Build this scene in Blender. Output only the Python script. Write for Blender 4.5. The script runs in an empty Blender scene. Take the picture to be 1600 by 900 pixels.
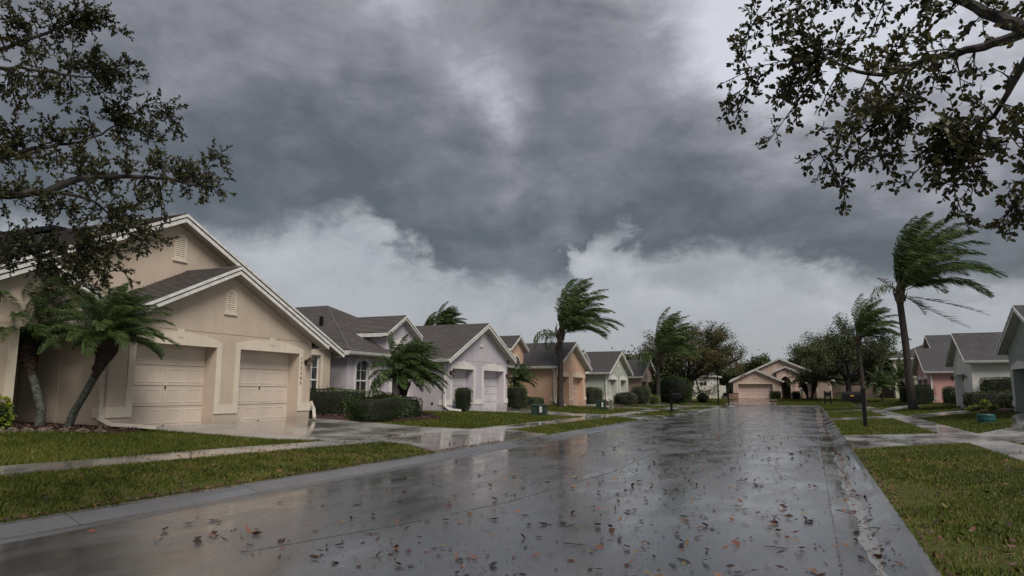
import bpy, bmesh, math, random
import numpy as np
from mathutils import Vector, Matrix
from mathutils.geometry import tessellate_polygon

R = math.radians
scene = bpy.context.scene
COL = scene.collection

# ------------------------------------------------------------------ camera
cam_d = bpy.data.cameras.new("camera")
cam_d.sensor_width = 36.0
cam_d.lens = 24.75
cam_d.clip_start = 0.1
cam_d.clip_end = 3000
cam = bpy.data.objects.new("camera", cam_d)
cam.location = (0, 0, 1.6)
cam.rotation_euler = (R(90 + 8.378), 0, R(22.827))
COL.objects.link(cam)
scene.camera = cam
scene.render.resolution_x = 1024
scene.render.resolution_y = 576

# ------------------------------------------------------------------ view
scene.view_settings.view_transform = 'Standard'
scene.view_settings.look = 'None'
scene.view_settings.gamma = 1.0
scene.view_settings.exposure = 0.95
scene.view_settings.use_curve_mapping = False

# ------------------------------------------------------------------ node helpers
class NT:
    def __init__(s, tree): s.t = tree; s.n = tree.nodes; s.l = tree.links
    def new(s, typ, **kw):
        n = s.n.new(typ)
        for k, v in kw.items(): setattr(n, k, v)
        return n
    def put(s, sock, v):
        if v is None: return
        if hasattr(v, 'is_output'): s.l.new(v, sock)
        else:
            try: sock.default_value = v
            except Exception:
                if hasattr(v, '__len__') and len(v) == 3: sock.default_value = (*v, 1)
                else: raise
    def math(s, op, a, b=None, c=None, clamp=False):
        n = s.new('ShaderNodeMath', operation=op, use_clamp=clamp)
        s.put(n.inputs[0], a); s.put(n.inputs[1], b); s.put(n.inputs[2], c)
        return n.outputs[0]
    def mapr(s, v, a, b, c=0., d=1., interp='SMOOTHSTEP'):
        n = s.new('ShaderNodeMapRange', interpolation_type=interp)
        s.put(n.inputs[0], v); s.put(n.inputs[1], a); s.put(n.inputs[2], b); s.put(n.inputs[3], c); s.put(n.inputs[4], d)
        return n.outputs[0]
    def noise(s, vec, scale, detail=4, rough=.55, dist=0.):
        n = s.new('ShaderNodeTexNoise')
        s.put(n.inputs['Vector'], vec); n.inputs['Scale'].default_value = scale
        n.inputs['Detail'].default_value = detail; n.inputs['Roughness'].default_value = rough
        n.inputs['Distortion'].default_value = dist
        return n.outputs[0]
    def mix(s, f, a, b, blend='MIX'):
        n = s.new('ShaderNodeMix', data_type='RGBA', blend_type=blend)
        s.put(n.inputs[0], f); s.put(n.inputs[6], a); s.put(n.inputs[7], b)
        return n.outputs[2]
    def ramp(s, f, stops):
        n = s.new('ShaderNodeValToRGB')
        cr = n.color_ramp
        while len(cr.elements) < len(stops): cr.elements.new(.5)
        for e, (p, c) in zip(cr.elements, stops):
            e.position = p; e.color = (*c, 1) if len(c) == 3 else c
        s.put(n.inputs[0], f)
        return n.outputs[0]
    def mapping(s, vec, scale=(1, 1, 1), loc=(0, 0, 0), rot=(0, 0, 0)):
        n = s.new('ShaderNodeMapping')
        s.put(n.inputs[0], vec); n.inputs[1].default_value = loc; n.inputs[2].default_value = rot; n.inputs[3].default_value = scale
        return n.outputs[0]

# ------------------------------------------------------------------ world: storm sky
SUN_AZ, SUN_EL = 130.0, 46.0          # compass from +Y towards +X
w = bpy.data.worlds.new("World"); scene.world = w; w.use_nodes = True
T = NT(w.node_tree); T.n.clear()
tc = T.new('ShaderNodeTexCoord').outputs['Generated']
sky = T.new('ShaderNodeTexSky', sky_type='NISHITA'); sky.sun_disc = False
sky.sun_elevation = R(SUN_EL); sky.sun_rotation = R(SUN_AZ)
bg1 = T.new('ShaderNodeBackground'); T.put(bg1.inputs[0], sky.outputs[0]); bg1.inputs[1].default_value = 0.08
sx = T.new('ShaderNodeSeparateXYZ'); T.put(sx.inputs[0], tc)
az = T.math('MULTIPLY', T.math('ARCTAN2', sx.outputs[0], sx.outputs[1]), 57.2958)
el = T.math('MULTIPLY', T.math('ARCSINE', sx.outputs[2]), 57.2958)
v1 = T.mapping(tc, (1, 1, 1.5))
n_big = T.noise(v1, 2.3, 3, .5, .2)
n_mid = T.noise(v1, 6.5, 6, .58, .35)
n_fin = T.noise(v1, 17, 8, .62, .3)
# lower edge of the dark cloud deck by azimuth
crv = T.new('ShaderNodeFloatCurve')
T.put(crv.inputs[1], T.math('DIVIDE', T.math('ADD', T.math('ADD', az, T.math('MULTIPLY', T.math('SUBTRACT', T.noise(v1, 11, 5, .6, .2), .5), 13.)), 180), 360))
c = crv.mapping.curves[0]
pts = [(-180, 10), (-110, 10), (-75, 10.6), (-60, 10.4), (-50, 10.8), (-43, 11.3), (-38, 12.4), (-34.8, 12.6), (-33, 11.2), (-30.8, 10.4), (-29.2, 9.0), (-26, 7.9), (-22, 7.8),
       (-19, 7.9), (-17.6, 9.4), (-16, 11.6), (-14.4, 11.6), (-12.5, 10.0), (-9, 9.6), (-3, 9.8), (-0.5, 9.2), (2, 7.8), (7, 7), (14, 6.6), (40, 8.5), (90, 10), (180, 10)]
while len(c.points) < len(pts): c.points.new(.5, .5)
for p_, (a_, e_) in zip(c.points, pts): p_.location = ((a_ + 180) / 360, e_ / 30)
crv.mapping.update()
edge = T.math('MULTIPLY', crv.outputs[0], 30)
d_ = T.math('SUBTRACT', el, edge)
d_ = T.math('ADD', d_, T.math('MULTIPLY', T.math('SUBTRACT', n_mid, .5), 3.2))
d_ = T.math('ADD', d_, T.math('MULTIPLY', T.math('SUBTRACT', n_fin, .5), 5.0))
deck = T.math('MAXIMUM', T.mapr(d_, -1.0, 2.3), T.mapr(T.math('ADD', d_, T.math('MULTIPLY', T.math('SUBTRACT', n_fin, .5), 9.)), -5.5, 2., 0, .34))
def blob(a, e, ra, re, warp=10.):
    da = T.math('DIVIDE', T.math('SUBTRACT', az, a), ra)
    de = T.math('DIVIDE', T.math('SUBTRACT', T.math('ADD', el, T.math('MULTIPLY', T.math('SUBTRACT', n_mid, .5), warp)), e), re)
    r2 = T.math('ADD', T.math('MULTIPLY', da, da), T.math('MULTIPLY', de, de))
    return T.math('EXPONENT', T.math('MULTIPLY', r2, -1))
# light within the deck: thin places
thin = T.mapr(n_big, .42, .72, 0, .35)
thin = T.math('ADD', thin, T.mapr(el, 17, 42, 0, .38))
thin = T.math('ADD', thin, T.math('MULTIPLY', T.math('SUBTRACT', n_mid, .5), .55))
thin = T.math('ADD', thin, T.math('MULTIPLY', T.math('SUBTRACT', n_fin, .5), .42))
n_w = T.noise(T.mapping(tc, (1, 1, 2.6)), 4.2, 7, .6, .8)
thin = T.math('ADD', thin, T.math('MULTIPLY', T.math('SUBTRACT', n_w, .5), .7))
for a, e, ra, re, k in [(-31, 29, 6, 7, .30), (-23.4, 23.0, 2.6, 3.2, .38), (-26, 26, 3.5, 2.0, .20), (2, 29, 9, 8, .92), (-3, 22, 4.5, 4.5, .22), (12, 24, 8, 7, .35), (-52, 28, 8, 5, .20), (-41, 26, 5, 5, .12),
                        (12, 17, 7, 5, .25), (-22, 15.6, 9, 1.3, .10), (-43, 18.5, 10, 3.5, -.08), (-10, 15.5, 8, 3.4, -.10), (-22, 12, 7, 2.2, -.16), (-24, 20, 5, 2.6, -.05), (-16, 11.6, 5, 2.2, -.10), (-13, 27, 8, 4, -.04)]:
    thin = T.math('ADD', thin, T.math('MULTIPLY', blob(a, e, ra, re), k))
dn = T.math('DIVIDE', d_, 4.5)
thin = T.math('SUBTRACT', thin, T.math('MULTIPLY', T.math('EXPONENT', T.math('MULTIPLY', T.math('MULTIPLY', dn, dn), -1)), .17))
thin = T.math('ADD', thin, .13)
deck_c = T.ramp(thin, [(0, (.057, .063, .069)), (.28, (.099, .103, .114)), (.6, (.180, .179, .198)), (1, (.375, .385, .42))])
low = T.ramp(T.mapr(el, 0, 16, 0, 1, 'LINEAR'), [(0, (.185, .197, .208)), (.3, (.222, .230, .246)), (.7, (.262, .268, .286)), (1, (.32, .325, .345))])
low = T.mix(T.mapr(T.noise(v1, 9, 6, .6, .4), .4, .75, 0, .35), low, (.20, .215, .24, 1))
fr = T.math('DIVIDE', T.math('ADD', d_, 1.3), 1.6)
fr = T.math('MULTIPLY', T.math('EXPONENT', T.math('MULTIPLY', T.math('MULTIPLY', fr, fr), -1)), T.mapr(n_mid, .42, .62, .15, .75))
low = T.mix(fr, low, (.325, .33, .352, 1))
cl = T.mix(deck, low, deck_c)
bg2 = T.new('ShaderNodeBackground'); T.put(bg2.inputs[0], cl); bg2.inputs[1].default_value = 0.91
mx = T.new('ShaderNodeMixShader'); mx.inputs[0].default_value = .94
T.l.new(bg1.outputs[0], mx.inputs[1]); T.l.new(bg2.outputs[0], mx.inputs[2])
ow = T.new('ShaderNodeOutputWorld'); T.l.new(mx.outputs[0], ow.inputs[0])

# ------------------------------------------------------------------ soft overcast sun
sd = bpy.data.lights.new("sun", 'SUN'); sd.energy = 1.5; sd.angle = R(28); sd.color = (1, .93, .84)
so = bpy.data.objects.new("sun", sd); COL.objects.link(so)
sv = Vector((math.sin(R(SUN_AZ)) * math.cos(R(SUN_EL)), math.cos(R(SUN_AZ)) * math.cos(R(SUN_EL)), math.sin(R(SUN_EL))))
so.rotation_euler = sv.to_track_quat('Z', 'Y').to_euler()

# ------------------------------------------------------------------ materials
def pmat(name, col, rough=.8, var=.12, vscale=3., bump=0., bscale=40., spec=.5, col2=None, metallic=0., coat=0., coord='Object', detail=5, stretch=(1, 1, 1)):
    m = bpy.data.materials.new(name); m.use_nodes = True
    t = NT(m.node_tree); b = t.n['Principled BSDF']
    tc = t.new('ShaderNodeTexCoord').outputs[coord]
    if coord == 'Object' and stretch != (1, 1, 1): tc2 = t.mapping(tc, stretch)
    else: tc2 = tc
    n = t.noise(tc2, vscale, detail, .6)
    c2 = col2 or tuple(x * (1 - var * 2.2) for x in col)
    c1 = col if col2 else tuple(min(1, x * (1 + var * .6)) for x in col)
    t.put(b.inputs['Base Color'], t.mix(t.mapr(n, .3, .7), (*c1, 1), (*c2, 1)))
    t.put(b.inputs['Roughness'], t.mapr(n, .3, .7, max(.02, rough - .08), min(1, rough + .08)))
    b.inputs['Specular IOR Level'].default_value = spec
    b.inputs['Metallic'].default_value = metallic
    b.inputs['Coat Weight'].default_value = coat
    if bump:
        bn = t.new('ShaderNodeBump'); bn.inputs['Strength'].default_value = bump; bn.inputs['Distance'].default_value = .01
        t.put(bn.inputs['Height'], t.noise(tc, bscale, 4, .65)); t.put(b.inputs['Normal'], bn.outputs[0])
    return m

def stucco(name, col):
    m = bpy.data.materials.new(name); m.use_nodes = True
    t = NT(m.node_tree); b = t.n['Principled BSDF']
    tc = t.new('ShaderNodeTexCoord').outputs['Object']
    n = t.noise(tc, .8, 6, .6); n2 = t.noise(t.mapping(tc, (6, 6, .5)), 1.2, 5, .6); n3 = t.noise(tc, 90, 3, .7)
    c = t.mix(t.mapr(n, .3, .72, 0, .7), (*col, 1), (*[x * .74 for x in col], 1))
    c = t.mix(t.mapr(n2, .42, .85, 0, .45), c, (*[x * .66 for x in col], 1))
    c = t.mix(t.mapr(n3, .3, .7, 0, .3), c, (*[x * .8 for x in col], 1))
    # rain splash and dirt at the foot of the wall
    sz = t.new('ShaderNodeSeparateXYZ'); t.put(sz.inputs[0], tc)
    foot = t.mapr(t.math('ADD', sz.outputs[2], t.math('MULTIPLY', n, -.5)), -.25, .15, .45, 0)
    c = t.mix(foot, c, (*[x * .45 for x in col], 1))
    t.put(b.inputs['Base Color'], c); b.inputs['Roughness'].default_value = .82
    b.inputs['Specular IOR Level'].default_value = .3
    bn = t.new('ShaderNodeBump'); bn.inputs['Strength'].default_value = .35; bn.inputs['Distance'].default_value = .008
    t.put(bn.inputs['Height'], t.math('ADD', t.noise(tc, 55, 4, .7), t.math('MULTIPLY', n, .6))); t.put(b.inputs['Normal'], bn.outputs[0])
    return m

def shingles(name, col):
    m = bpy.data.materials.new(name); m.use_nodes = True
    t = NT(m.node_tree); b = t.n['Principled BSDF']
    uv = t.new('ShaderNodeTexCoord').outputs['UV']; ob = t.new('ShaderNodeTexCoord').outputs['Object']
    br = t.new('ShaderNodeTexBrick'); t.put(br.inputs['Vector'], uv); br.offset = .5
    br.inputs['Scale'].default_value = 1.0; br.inputs['Brick Width'].default_value = .31; br.inputs['Row Height'].default_value = .15
    br.inputs['Mortar Size'].default_value = .008; br.inputs['Mortar Smooth'].default_value = .2
    br.inputs['Color1'].default_value = (*[x * 1.5 for x in col], 1); br.inputs['Color2'].default_value = (*[x * .6 for x in col], 1)
    br.inputs['Mortar'].default_value = (*[x * .4 for x in col], 1)
    c = t.mix(t.mapr(t.noise(ob, .7, 5, .6), .35, .7, 0, .5), br.outputs[0], (*[x * .6 for x in col], 1))
    c = t.mix(t.mapr(t.noise(ob, 70, 3, .8), .35, .65, 0, .5), c, (*[min(1, x * 1.7) for x in col], 1))
    t.put(b.inputs['Base Color'], c); b.inputs['Roughness'].default_value = .62
    bn = t.new('ShaderNodeBump'); bn.inputs['Strength'].default_value = .5; bn.inputs['Distance'].default_value = .012
    t.put(bn.inputs['Height'], t.math('SUBTRACT', t.noise(ob, 60, 3, .8), t.math('MULTIPLY', br.outputs[1], .8))); t.put(b.inputs['Normal'], bn.outputs[0])
    return m

def attr_mat(name, stops, rough=.6, trans=0., spec=.4, patch=None):
    """colour from the per-face 'shade' attribute (each leaf or blade its own tint)"""
    m = bpy.data.materials.new(name); m.use_nodes = True
    t = NT(m.node_tree); b = t.n['Principled BSDF']
    a = t.new('ShaderNodeAttribute'); a.attribute_name = 'shade'
    c = t.ramp(a.outputs['Fac'], stops)
    t.put(b.inputs['Base Color'], c); b.inputs['Roughness'].default_value = rough
    b.inputs['Specular IOR Level'].default_value = spec
    if trans:
        tr = t.new('ShaderNodeBsdfTranslucent'); t.put(tr.inputs[0], c)
        ms = t.new('ShaderNodeMixShader'); ms.inputs[0].default_value = trans
        t.l.new(b.outputs[0], ms.inputs[1]); t.l.new(tr.outputs[0], ms.inputs[2])
        t.l.new(ms.outputs[0], t.n['Material Output'].inputs[0])
    return m

def wet_mat(name, kind):
    m = bpy.data.materials.new(name); m.use_nodes = True
    t = NT(m.node_tree); b = t.n['Principled BSDF']
    g = t.new('ShaderNodeNewGeometry').outputs['Position']
    agg = t.math('ADD', t.math('MULTIPLY', t.noise(g, 260, 2, .9), .45), t.math('MULTIPLY', t.noise(g, 62, 3, .85), .55)); blot = t.noise(t.mapping(g, (.9, .35, 1)), 1.0, 6, .62, .4); big = t.noise(g, .35, 4, .55)
    if kind == 'asphalt':
        c = t.mix(t.mapr(agg, .40, .60), (.040, .040, .042, 1), (.16, .157, .157, 1))
        c = t.mix(t.mapr(blot, .45, .7, 0, .7), c, (.024, .023, .024, 1))
        # dry lighter streak of old patching
        film = t.mapr(t.math('ADD', t.math('MULTIPLY', blot, .65), t.math('MULTIPLY', big, .35)), .38, .60)   # 1 = standing film of water
        t.put(b.inputs['Base Color'], t.mix(film, c, t.mix(.35, c, (.02, .02, .024, 1))))
        t.put(b.inputs['Roughness'], t.mapr(film, 0, 1, .34, .17, 'LINEAR'))
        b.inputs['Specular IOR Level'].default_value = 1.0; b.inputs['IOR'].default_value = 1.6; t.put(b.inputs['Coat Weight'], t.mapr(film, 0, 1, .35, 1., 'LINEAR')); t.put(b.inputs['Coat Roughness'], t.mapr(t.noise(t.mapping(g, (1.3, .5, 1)), 1.7, 5, .6), .35, .7, .10, .24)); b.inputs['Coat IOR'].default_value = 1.5
        bs, bd, bz = .9, .005, 95
    else:
        base = {'concrete': (.36, .345, .32), 'kerb': (.135, .13, .125), 'brick': (.24, .155, .135)}[kind]
        c = t.mix(t.mapr(blot, .35, .7, 0, .85), (*base, 1), (*[x * .55 for x in base], 1))
        c = t.mix(t.mapr(t.noise(t.mapping(g, (2.4, .3, 1)), 2.0, 7, .7, .3), .46, .70, 0, .36), c, (*[x * .36 for x in base], 1))
        c = t.mix(t.mapr(t.noise(g, 7, 6, .7), .5, .75, 0, .5), c, (*[x * .42 for x in base], 1))
        c = t.mix(t.mapr(agg, .4, .7, 0, .35), c, (*[x * .7 for x in base], 1))
        film = t.mapr(t.math('ADD', t.math('MULTIPLY', blot, .5), t.math('MULTIPLY', big, .5)), .40, .60)
        t.put(b.inputs['Base Color'], t.mix(t.math('MULTIPLY', film, .5), c, (*[x * .33 for x in base], 1)))
        t.put(b.inputs['Roughness'], t.mapr(film, 0, 1, .42, .12, 'LINEAR'))
        b.inputs['Specular IOR Level'].default_value = .9; t.put(b.inputs['Coat Weight'], t.mapr(film, 0, 1, .15, .9, 'LINEAR')); b.inputs['Coat Roughness'].default_value = .08
        bs, bd, bz = .3, .003, 120
    bn = t.new('ShaderNodeBump'); t.put(bn.inputs['Strength'], t.mapr(film, 0, 1, bs, bs * .35, 'LINEAR')); bn.inputs['Distance'].default_value = bd
    t.put(bn.inputs['Height'], t.math('ADD', t.noise(g, bz, 3, .7), t.math('MULTIPLY', t.noise(g, 48, 2, .6), .9)))
    bn2 = t.new('ShaderNodeBump'); bn2.inputs['Strength'].default_value = .12; bn2.inputs['Distance'].default_value = .02
    t.put(bn2.inputs['Height'], t.noise(t.mapping(g, (1, .5, 1)), 2.2, 4, .5)); t.put(bn2.inputs['Normal'], bn.outputs[0])
    t.put(b.inputs['Normal'], bn2.outputs[0])
    return m

def ground_mat():
    m = bpy.data.materials.new("turf"); m.use_nodes = True
    t = NT(m.node_tree); b = t.n['Principled BSDF']
    g = t.new('ShaderNodeNewGeometry').outputs['Position']
    n = t.noise(g, .6, 6, .6); n2 = t.noise(g, 14, 5, .7)
    c = t.mix(t.mapr(n, .35, .65), (.066, .086, .012, 1), (.10, .118, .018, 1))
    c = t.mix(t.mapr(n2, .4, .7, 0, .7), c, (.03, .045, .014, 1))
    t.put(b.inputs['Base Color'], c); b.inputs['Roughness'].default_value = .9
    b.inputs['Specular IOR Level'].default_value = .2
    bn = t.new('ShaderNodeBump'); bn.inputs['Strength'].default_value = .8; bn.inputs['Distance'].default_value = .05
    t.put(bn.inputs['Height'], n2); t.put(b.inputs['Normal'], bn.outputs[0])
    return m

def glass_mat():
    m = bpy.data.materials.new("window_glass"); m.use_nodes = True
    t = NT(m.node_tree); t.n.remove(t.n['Principled BSDF'])
    tr = t.new('ShaderNodeBsdfTransparent'); tr.inputs[0].default_value = (.82, .86, .85, 1)
    gl = t.new('ShaderNodeBsdfGlossy'); gl.inputs['Roughness'].default_value = .03
    fr = t.new('ShaderNodeFresnel'); fr.inputs[0].default_value = 1.7
    ms = t.new('ShaderNodeMixShader'); t.l.new(fr.outputs[0], ms.inputs[0]); t.l.new(tr.outputs[0], ms.inputs[1]); t.l.new(gl.outputs[0], ms.inputs[2])
    t.l.new(ms.outputs[0], t.n['Material Output'].inputs[0])
    return m

M = {}
M['asphalt'] = wet_mat('wet_asphalt', 'asphalt'); M['conc'] = wet_mat('wet_concrete', 'concrete'); M['kerb'] = wet_mat('wet_kerb_concrete', 'kerb'); M['paver'] = wet_mat('brick_pavers', 'brick')
M['turf'] = ground_mat(); M['glass'] = glass_mat()
M['tan'] = stucco('tan_stucco', (.56, .462, .372)); M['tan_trim'] = stucco('cream_trim', (.70, .62, .51))
M['purple'] = stucco('lilac_stucco', (.54, .50, .545)); M['white_trim'] = stucco('white_trim_stucco', (.74, .71, .68))
M['peach'] = stucco('peach_stucco', (.58, .39, .28)); M['peach_trim'] = stucco('peach_trim_stucco', (.66, .55, .45))
M['sage'] = stucco('sage_stucco', (.46, .49, .42)); M['taupe'] = stucco('taupe_stucco', (.36, .27, .23))
M['mint'] = stucco('grey_green_stucco', (.31, .36, .315)); M['white'] = stucco('white_stucco', (.74, .73, .68)); M['pink'] = stucco('pink_stucco', (.62, .36, .33))
M['endpink'] = stucco('dusty_pink_stucco', (.60, .46, .39)); M['cream'] = stucco('cream_stucco', (.55, .52, .44))
M['roof'] = shingles('brown_grey_shingles', (.098, .086, .080)); M['roof2'] = shingles('dark_grey_shingles', (.072, .067, .066)); M['roof3'] = shingles('slate_grey_shingles', (.086, .083, .087))
M['paint_w'] = pmat('white_painted_metal', (.72, .71, .68), .45, .1, 4, .05, 30); M['paint_t'] = pmat('cream_painted_door', (.58, .495, .415), .5, .05, 1.5, .08, 60)
M['door_p'] = pmat('pale_lilac_door_paint', (.58, .54, .57), .5, .05, 2, .05, 50); M['door_pe'] = pmat('peach_door_paint', (.50, .36, .28), .5, .05, 2, .05, 50)
M['door_s'] = pmat('pale_sage_door_paint', (.52, .52, .46), .5, .05, 2, .05, 50); M['door_b'] = pmat('brown_door_paint', (.22, .13, .11), .5, .05, 2, .05, 50)
M['door_m'] = pmat('mint_door_paint', (.30, .37, .34), .5, .05, 2, .05, 50); M['door_w'] = pmat('white_door_paint', (.66, .66, .64), .5, .05, 2, .05, 50)
M['door_e'] = pmat('dusty_pink_door_paint', (.60, .46, .40), .5, .05, 2, .05, 50); M['door_pi'] = pmat('pink_door_paint', (.50, .30, .28), .5, .05, 2)
M['gutter'] = pmat('tan_gutter_metal', (.56, .50, .43), .4, .08, 5); M['soffit'] = pmat('soffit_board', (.36, .31, .27), .7, .08, 3)
M['soffit_g'] = pmat('pale_soffit_board', (.42, .42, .38), .7, .08, 3)
M['black'] = pmat('black_plastic', (.007, .007, .008), .55, .3, 8, .05, 60, spec=.25); M['bronze'] = pmat('bronze_lamp_metal', (.075, .045, .035), .4, .3, 20, metallic=.5)
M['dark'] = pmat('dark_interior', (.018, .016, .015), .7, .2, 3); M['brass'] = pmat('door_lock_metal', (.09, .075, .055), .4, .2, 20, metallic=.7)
M['lampglass'] = pmat('frosted_lamp_glass', (.20, .16, .13), .25, .1, 10); M['blind'] = pmat('white_blinds', (.80, .82, .80), .6, .05, 8)
M['greenbox'] = pmat('green_utility_paint', (.022, .048, .034), .45, .15, 5, .03); M['tealbox'] = pmat('teal_plastic', (.015, .10, .09), .4, .1, 5)
M['greybox'] = pmat('grey_green_cabinet', (.23, .25, .20), .5, .15, 5); M['label'] = pmat('white_sticker', (.6, .6, .55), .4, .1, 20); M['yellow'] = pmat('yellow_sticker', (.75, .36, .03), .5, .1, 9)
M['mulch'] = pmat('brown_bark_mulch', (.07, .032, .026), .8, .4, 30, .9, 35); M['stone'] = pmat('rough_edging_stone', (.17, .13, .10), .8, .35, 14, .7, 25)
M['bark'] = pmat('oak_bark', (.028, .023, .019), .85, .4, 9, .9, 14, stretch=(1, 1, .25)); M['bark_l'] = pmat('pale_bark', (.13, .11, .095), .85, .35, 9, .8, 14)
M['palmtrunk'] = pmat('palm_trunk', (.055, .043, .036), .8, .4, 5, .8, 20, stretch=(1, 1, 3)); M['boots'] = pmat('palm_fibre', (.05, .028, .02), .9, .5, 25, 1., 30)
M['lichen'] = pmat('lichened_palm_trunk', (.105, .125, .105), .85, .3, 16, .9, 24, col2=(.022, .017, .014), detail=7)
M['shaft'] = pmat('palm_crownshaft', (.14, .10, .065), .6, .4, 6, .4, 18); M['fence_br'] = pmat('brown_fence_board', (.16, .12, .10), .8, .25, 5, .3, 20)
M['vinyl'] = pmat('white_vinyl_fence', (.55, .53, .47), .5, .08, 4); M['hedgecore'] = pmat('hedge_inner_shade', (.012, .018, .007), .9, .3, 9)
M['digit'] = pmat('dark_numerals', (.12, .09, .075), .5, .1, 9)
G1 = [(0, (.012, .020, .006)), (.5, (.028, .044, .012)), (1, (.060, .082, .022))]
M['oakleaf'] = attr_mat('oak_leaves', [(0, (.022, .026, .010)), (.45, (.052, .055, .018)), (.8, (.105, .090, .034)), (1, (.17, .105, .048))], .45, .28, .4)
M['oakleaf2'] = attr_mat('rusty_oak_leaves', [(0, (.028, .036, .013)), (.5, (.075, .08, .027)), (.8, (.16, .11, .04)), (1, (.22, .115, .045))], .6, .15)
M['treeleaf'] = attr_mat('dark_tree_leaves', [(0, (.028, .042, .016)), (.6, (.078, .098, .036)), (1, (.15, .16, .065))], .6, .15)
M['frond'] = attr_mat('palm_leaflets', [(0, (.028, .050, .013)), (.55, (.075, .125, .030)), (.9, (.15, .195, .06)), (1, (.22, .20, .07))], .42, .25, .5)
M['deadfrond'] = attr_mat('dead_palm_leaflets', [(0, (.035, .020, .014)), (1, (.16, .095, .055))], .7, .1)
M['hedge'] = attr_mat('hedge_leaves', [(0, (.016, .030, .008)), (.6, (.045, .075, .016)), (1, (.11, .15, .03))], .5, .12)
M['limehedge'] = attr_mat('lime_leaves', [(0, (.04, .07, .01)), (.5, (.15, .22, .02)), (1, (.36, .38, .05))], .5, .2)
M['purpleleaf'] = attr_mat('flecked_shrub_leaves', [(0, (.02, .028, .012)), (.6, (.05, .06, .03)), (.85, (.10, .09, .07)), (1, (.30, .27, .26))], .6, .1)
M['grass'] = attr_mat('grass_blades', [(0, (.024, .034, .005)), (.32, (.062, .085, .009)), (.56, (.120, .138, .016)), (.72, (.170, .155, .032)), (.86, (.20, .14, .065)), (1, (.10, .055, .032))], .5, .25, .35)
M['litter'] = attr_mat('fallen_leaf_surface', [(0, (.028, .014, .011)), (.35, (.075, .028, .016)), (.62, (.14, .048, .024)), (.86, (.21, .10, .045)), (.97, (.15, .13, .04)), (1, (.06, .08, .03))], .35, 0, .6)
# ------------------------------------------------------------------ object helpers
def tag(o, label=None, cat=None, group=None, kind=None):
    if label: o['label'] = label
    if cat: o['category'] = cat
    if group: o['group'] = group
    if kind: o['kind'] = kind
    return o
def thing(name, loc, rz=0., label=None, cat=None, group=None):
    o = bpy.data.objects.new(name, None); COL.objects.link(o); o.location = loc; o.rotation_euler = (0, 0, rz)
    o.empty_display_size = .2
    return tag(o, label, cat, group)
def link(name, me, parent=None, loc=(0, 0, 0), rot=(0, 0, 0), scale=(1, 1, 1)):
    o = bpy.data.objects.new(name, me); COL.objects.link(o)
    o.location = loc; o.rotation_euler = rot; o.scale = scale
    if parent: o.parent = parent
    return o
def copy_tree(o, parent=None):
    c = o.copy(); COL.objects.link(c); c.parent = parent
    for ch in list(o.children): copy_tree(ch, c)
    return c

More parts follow.
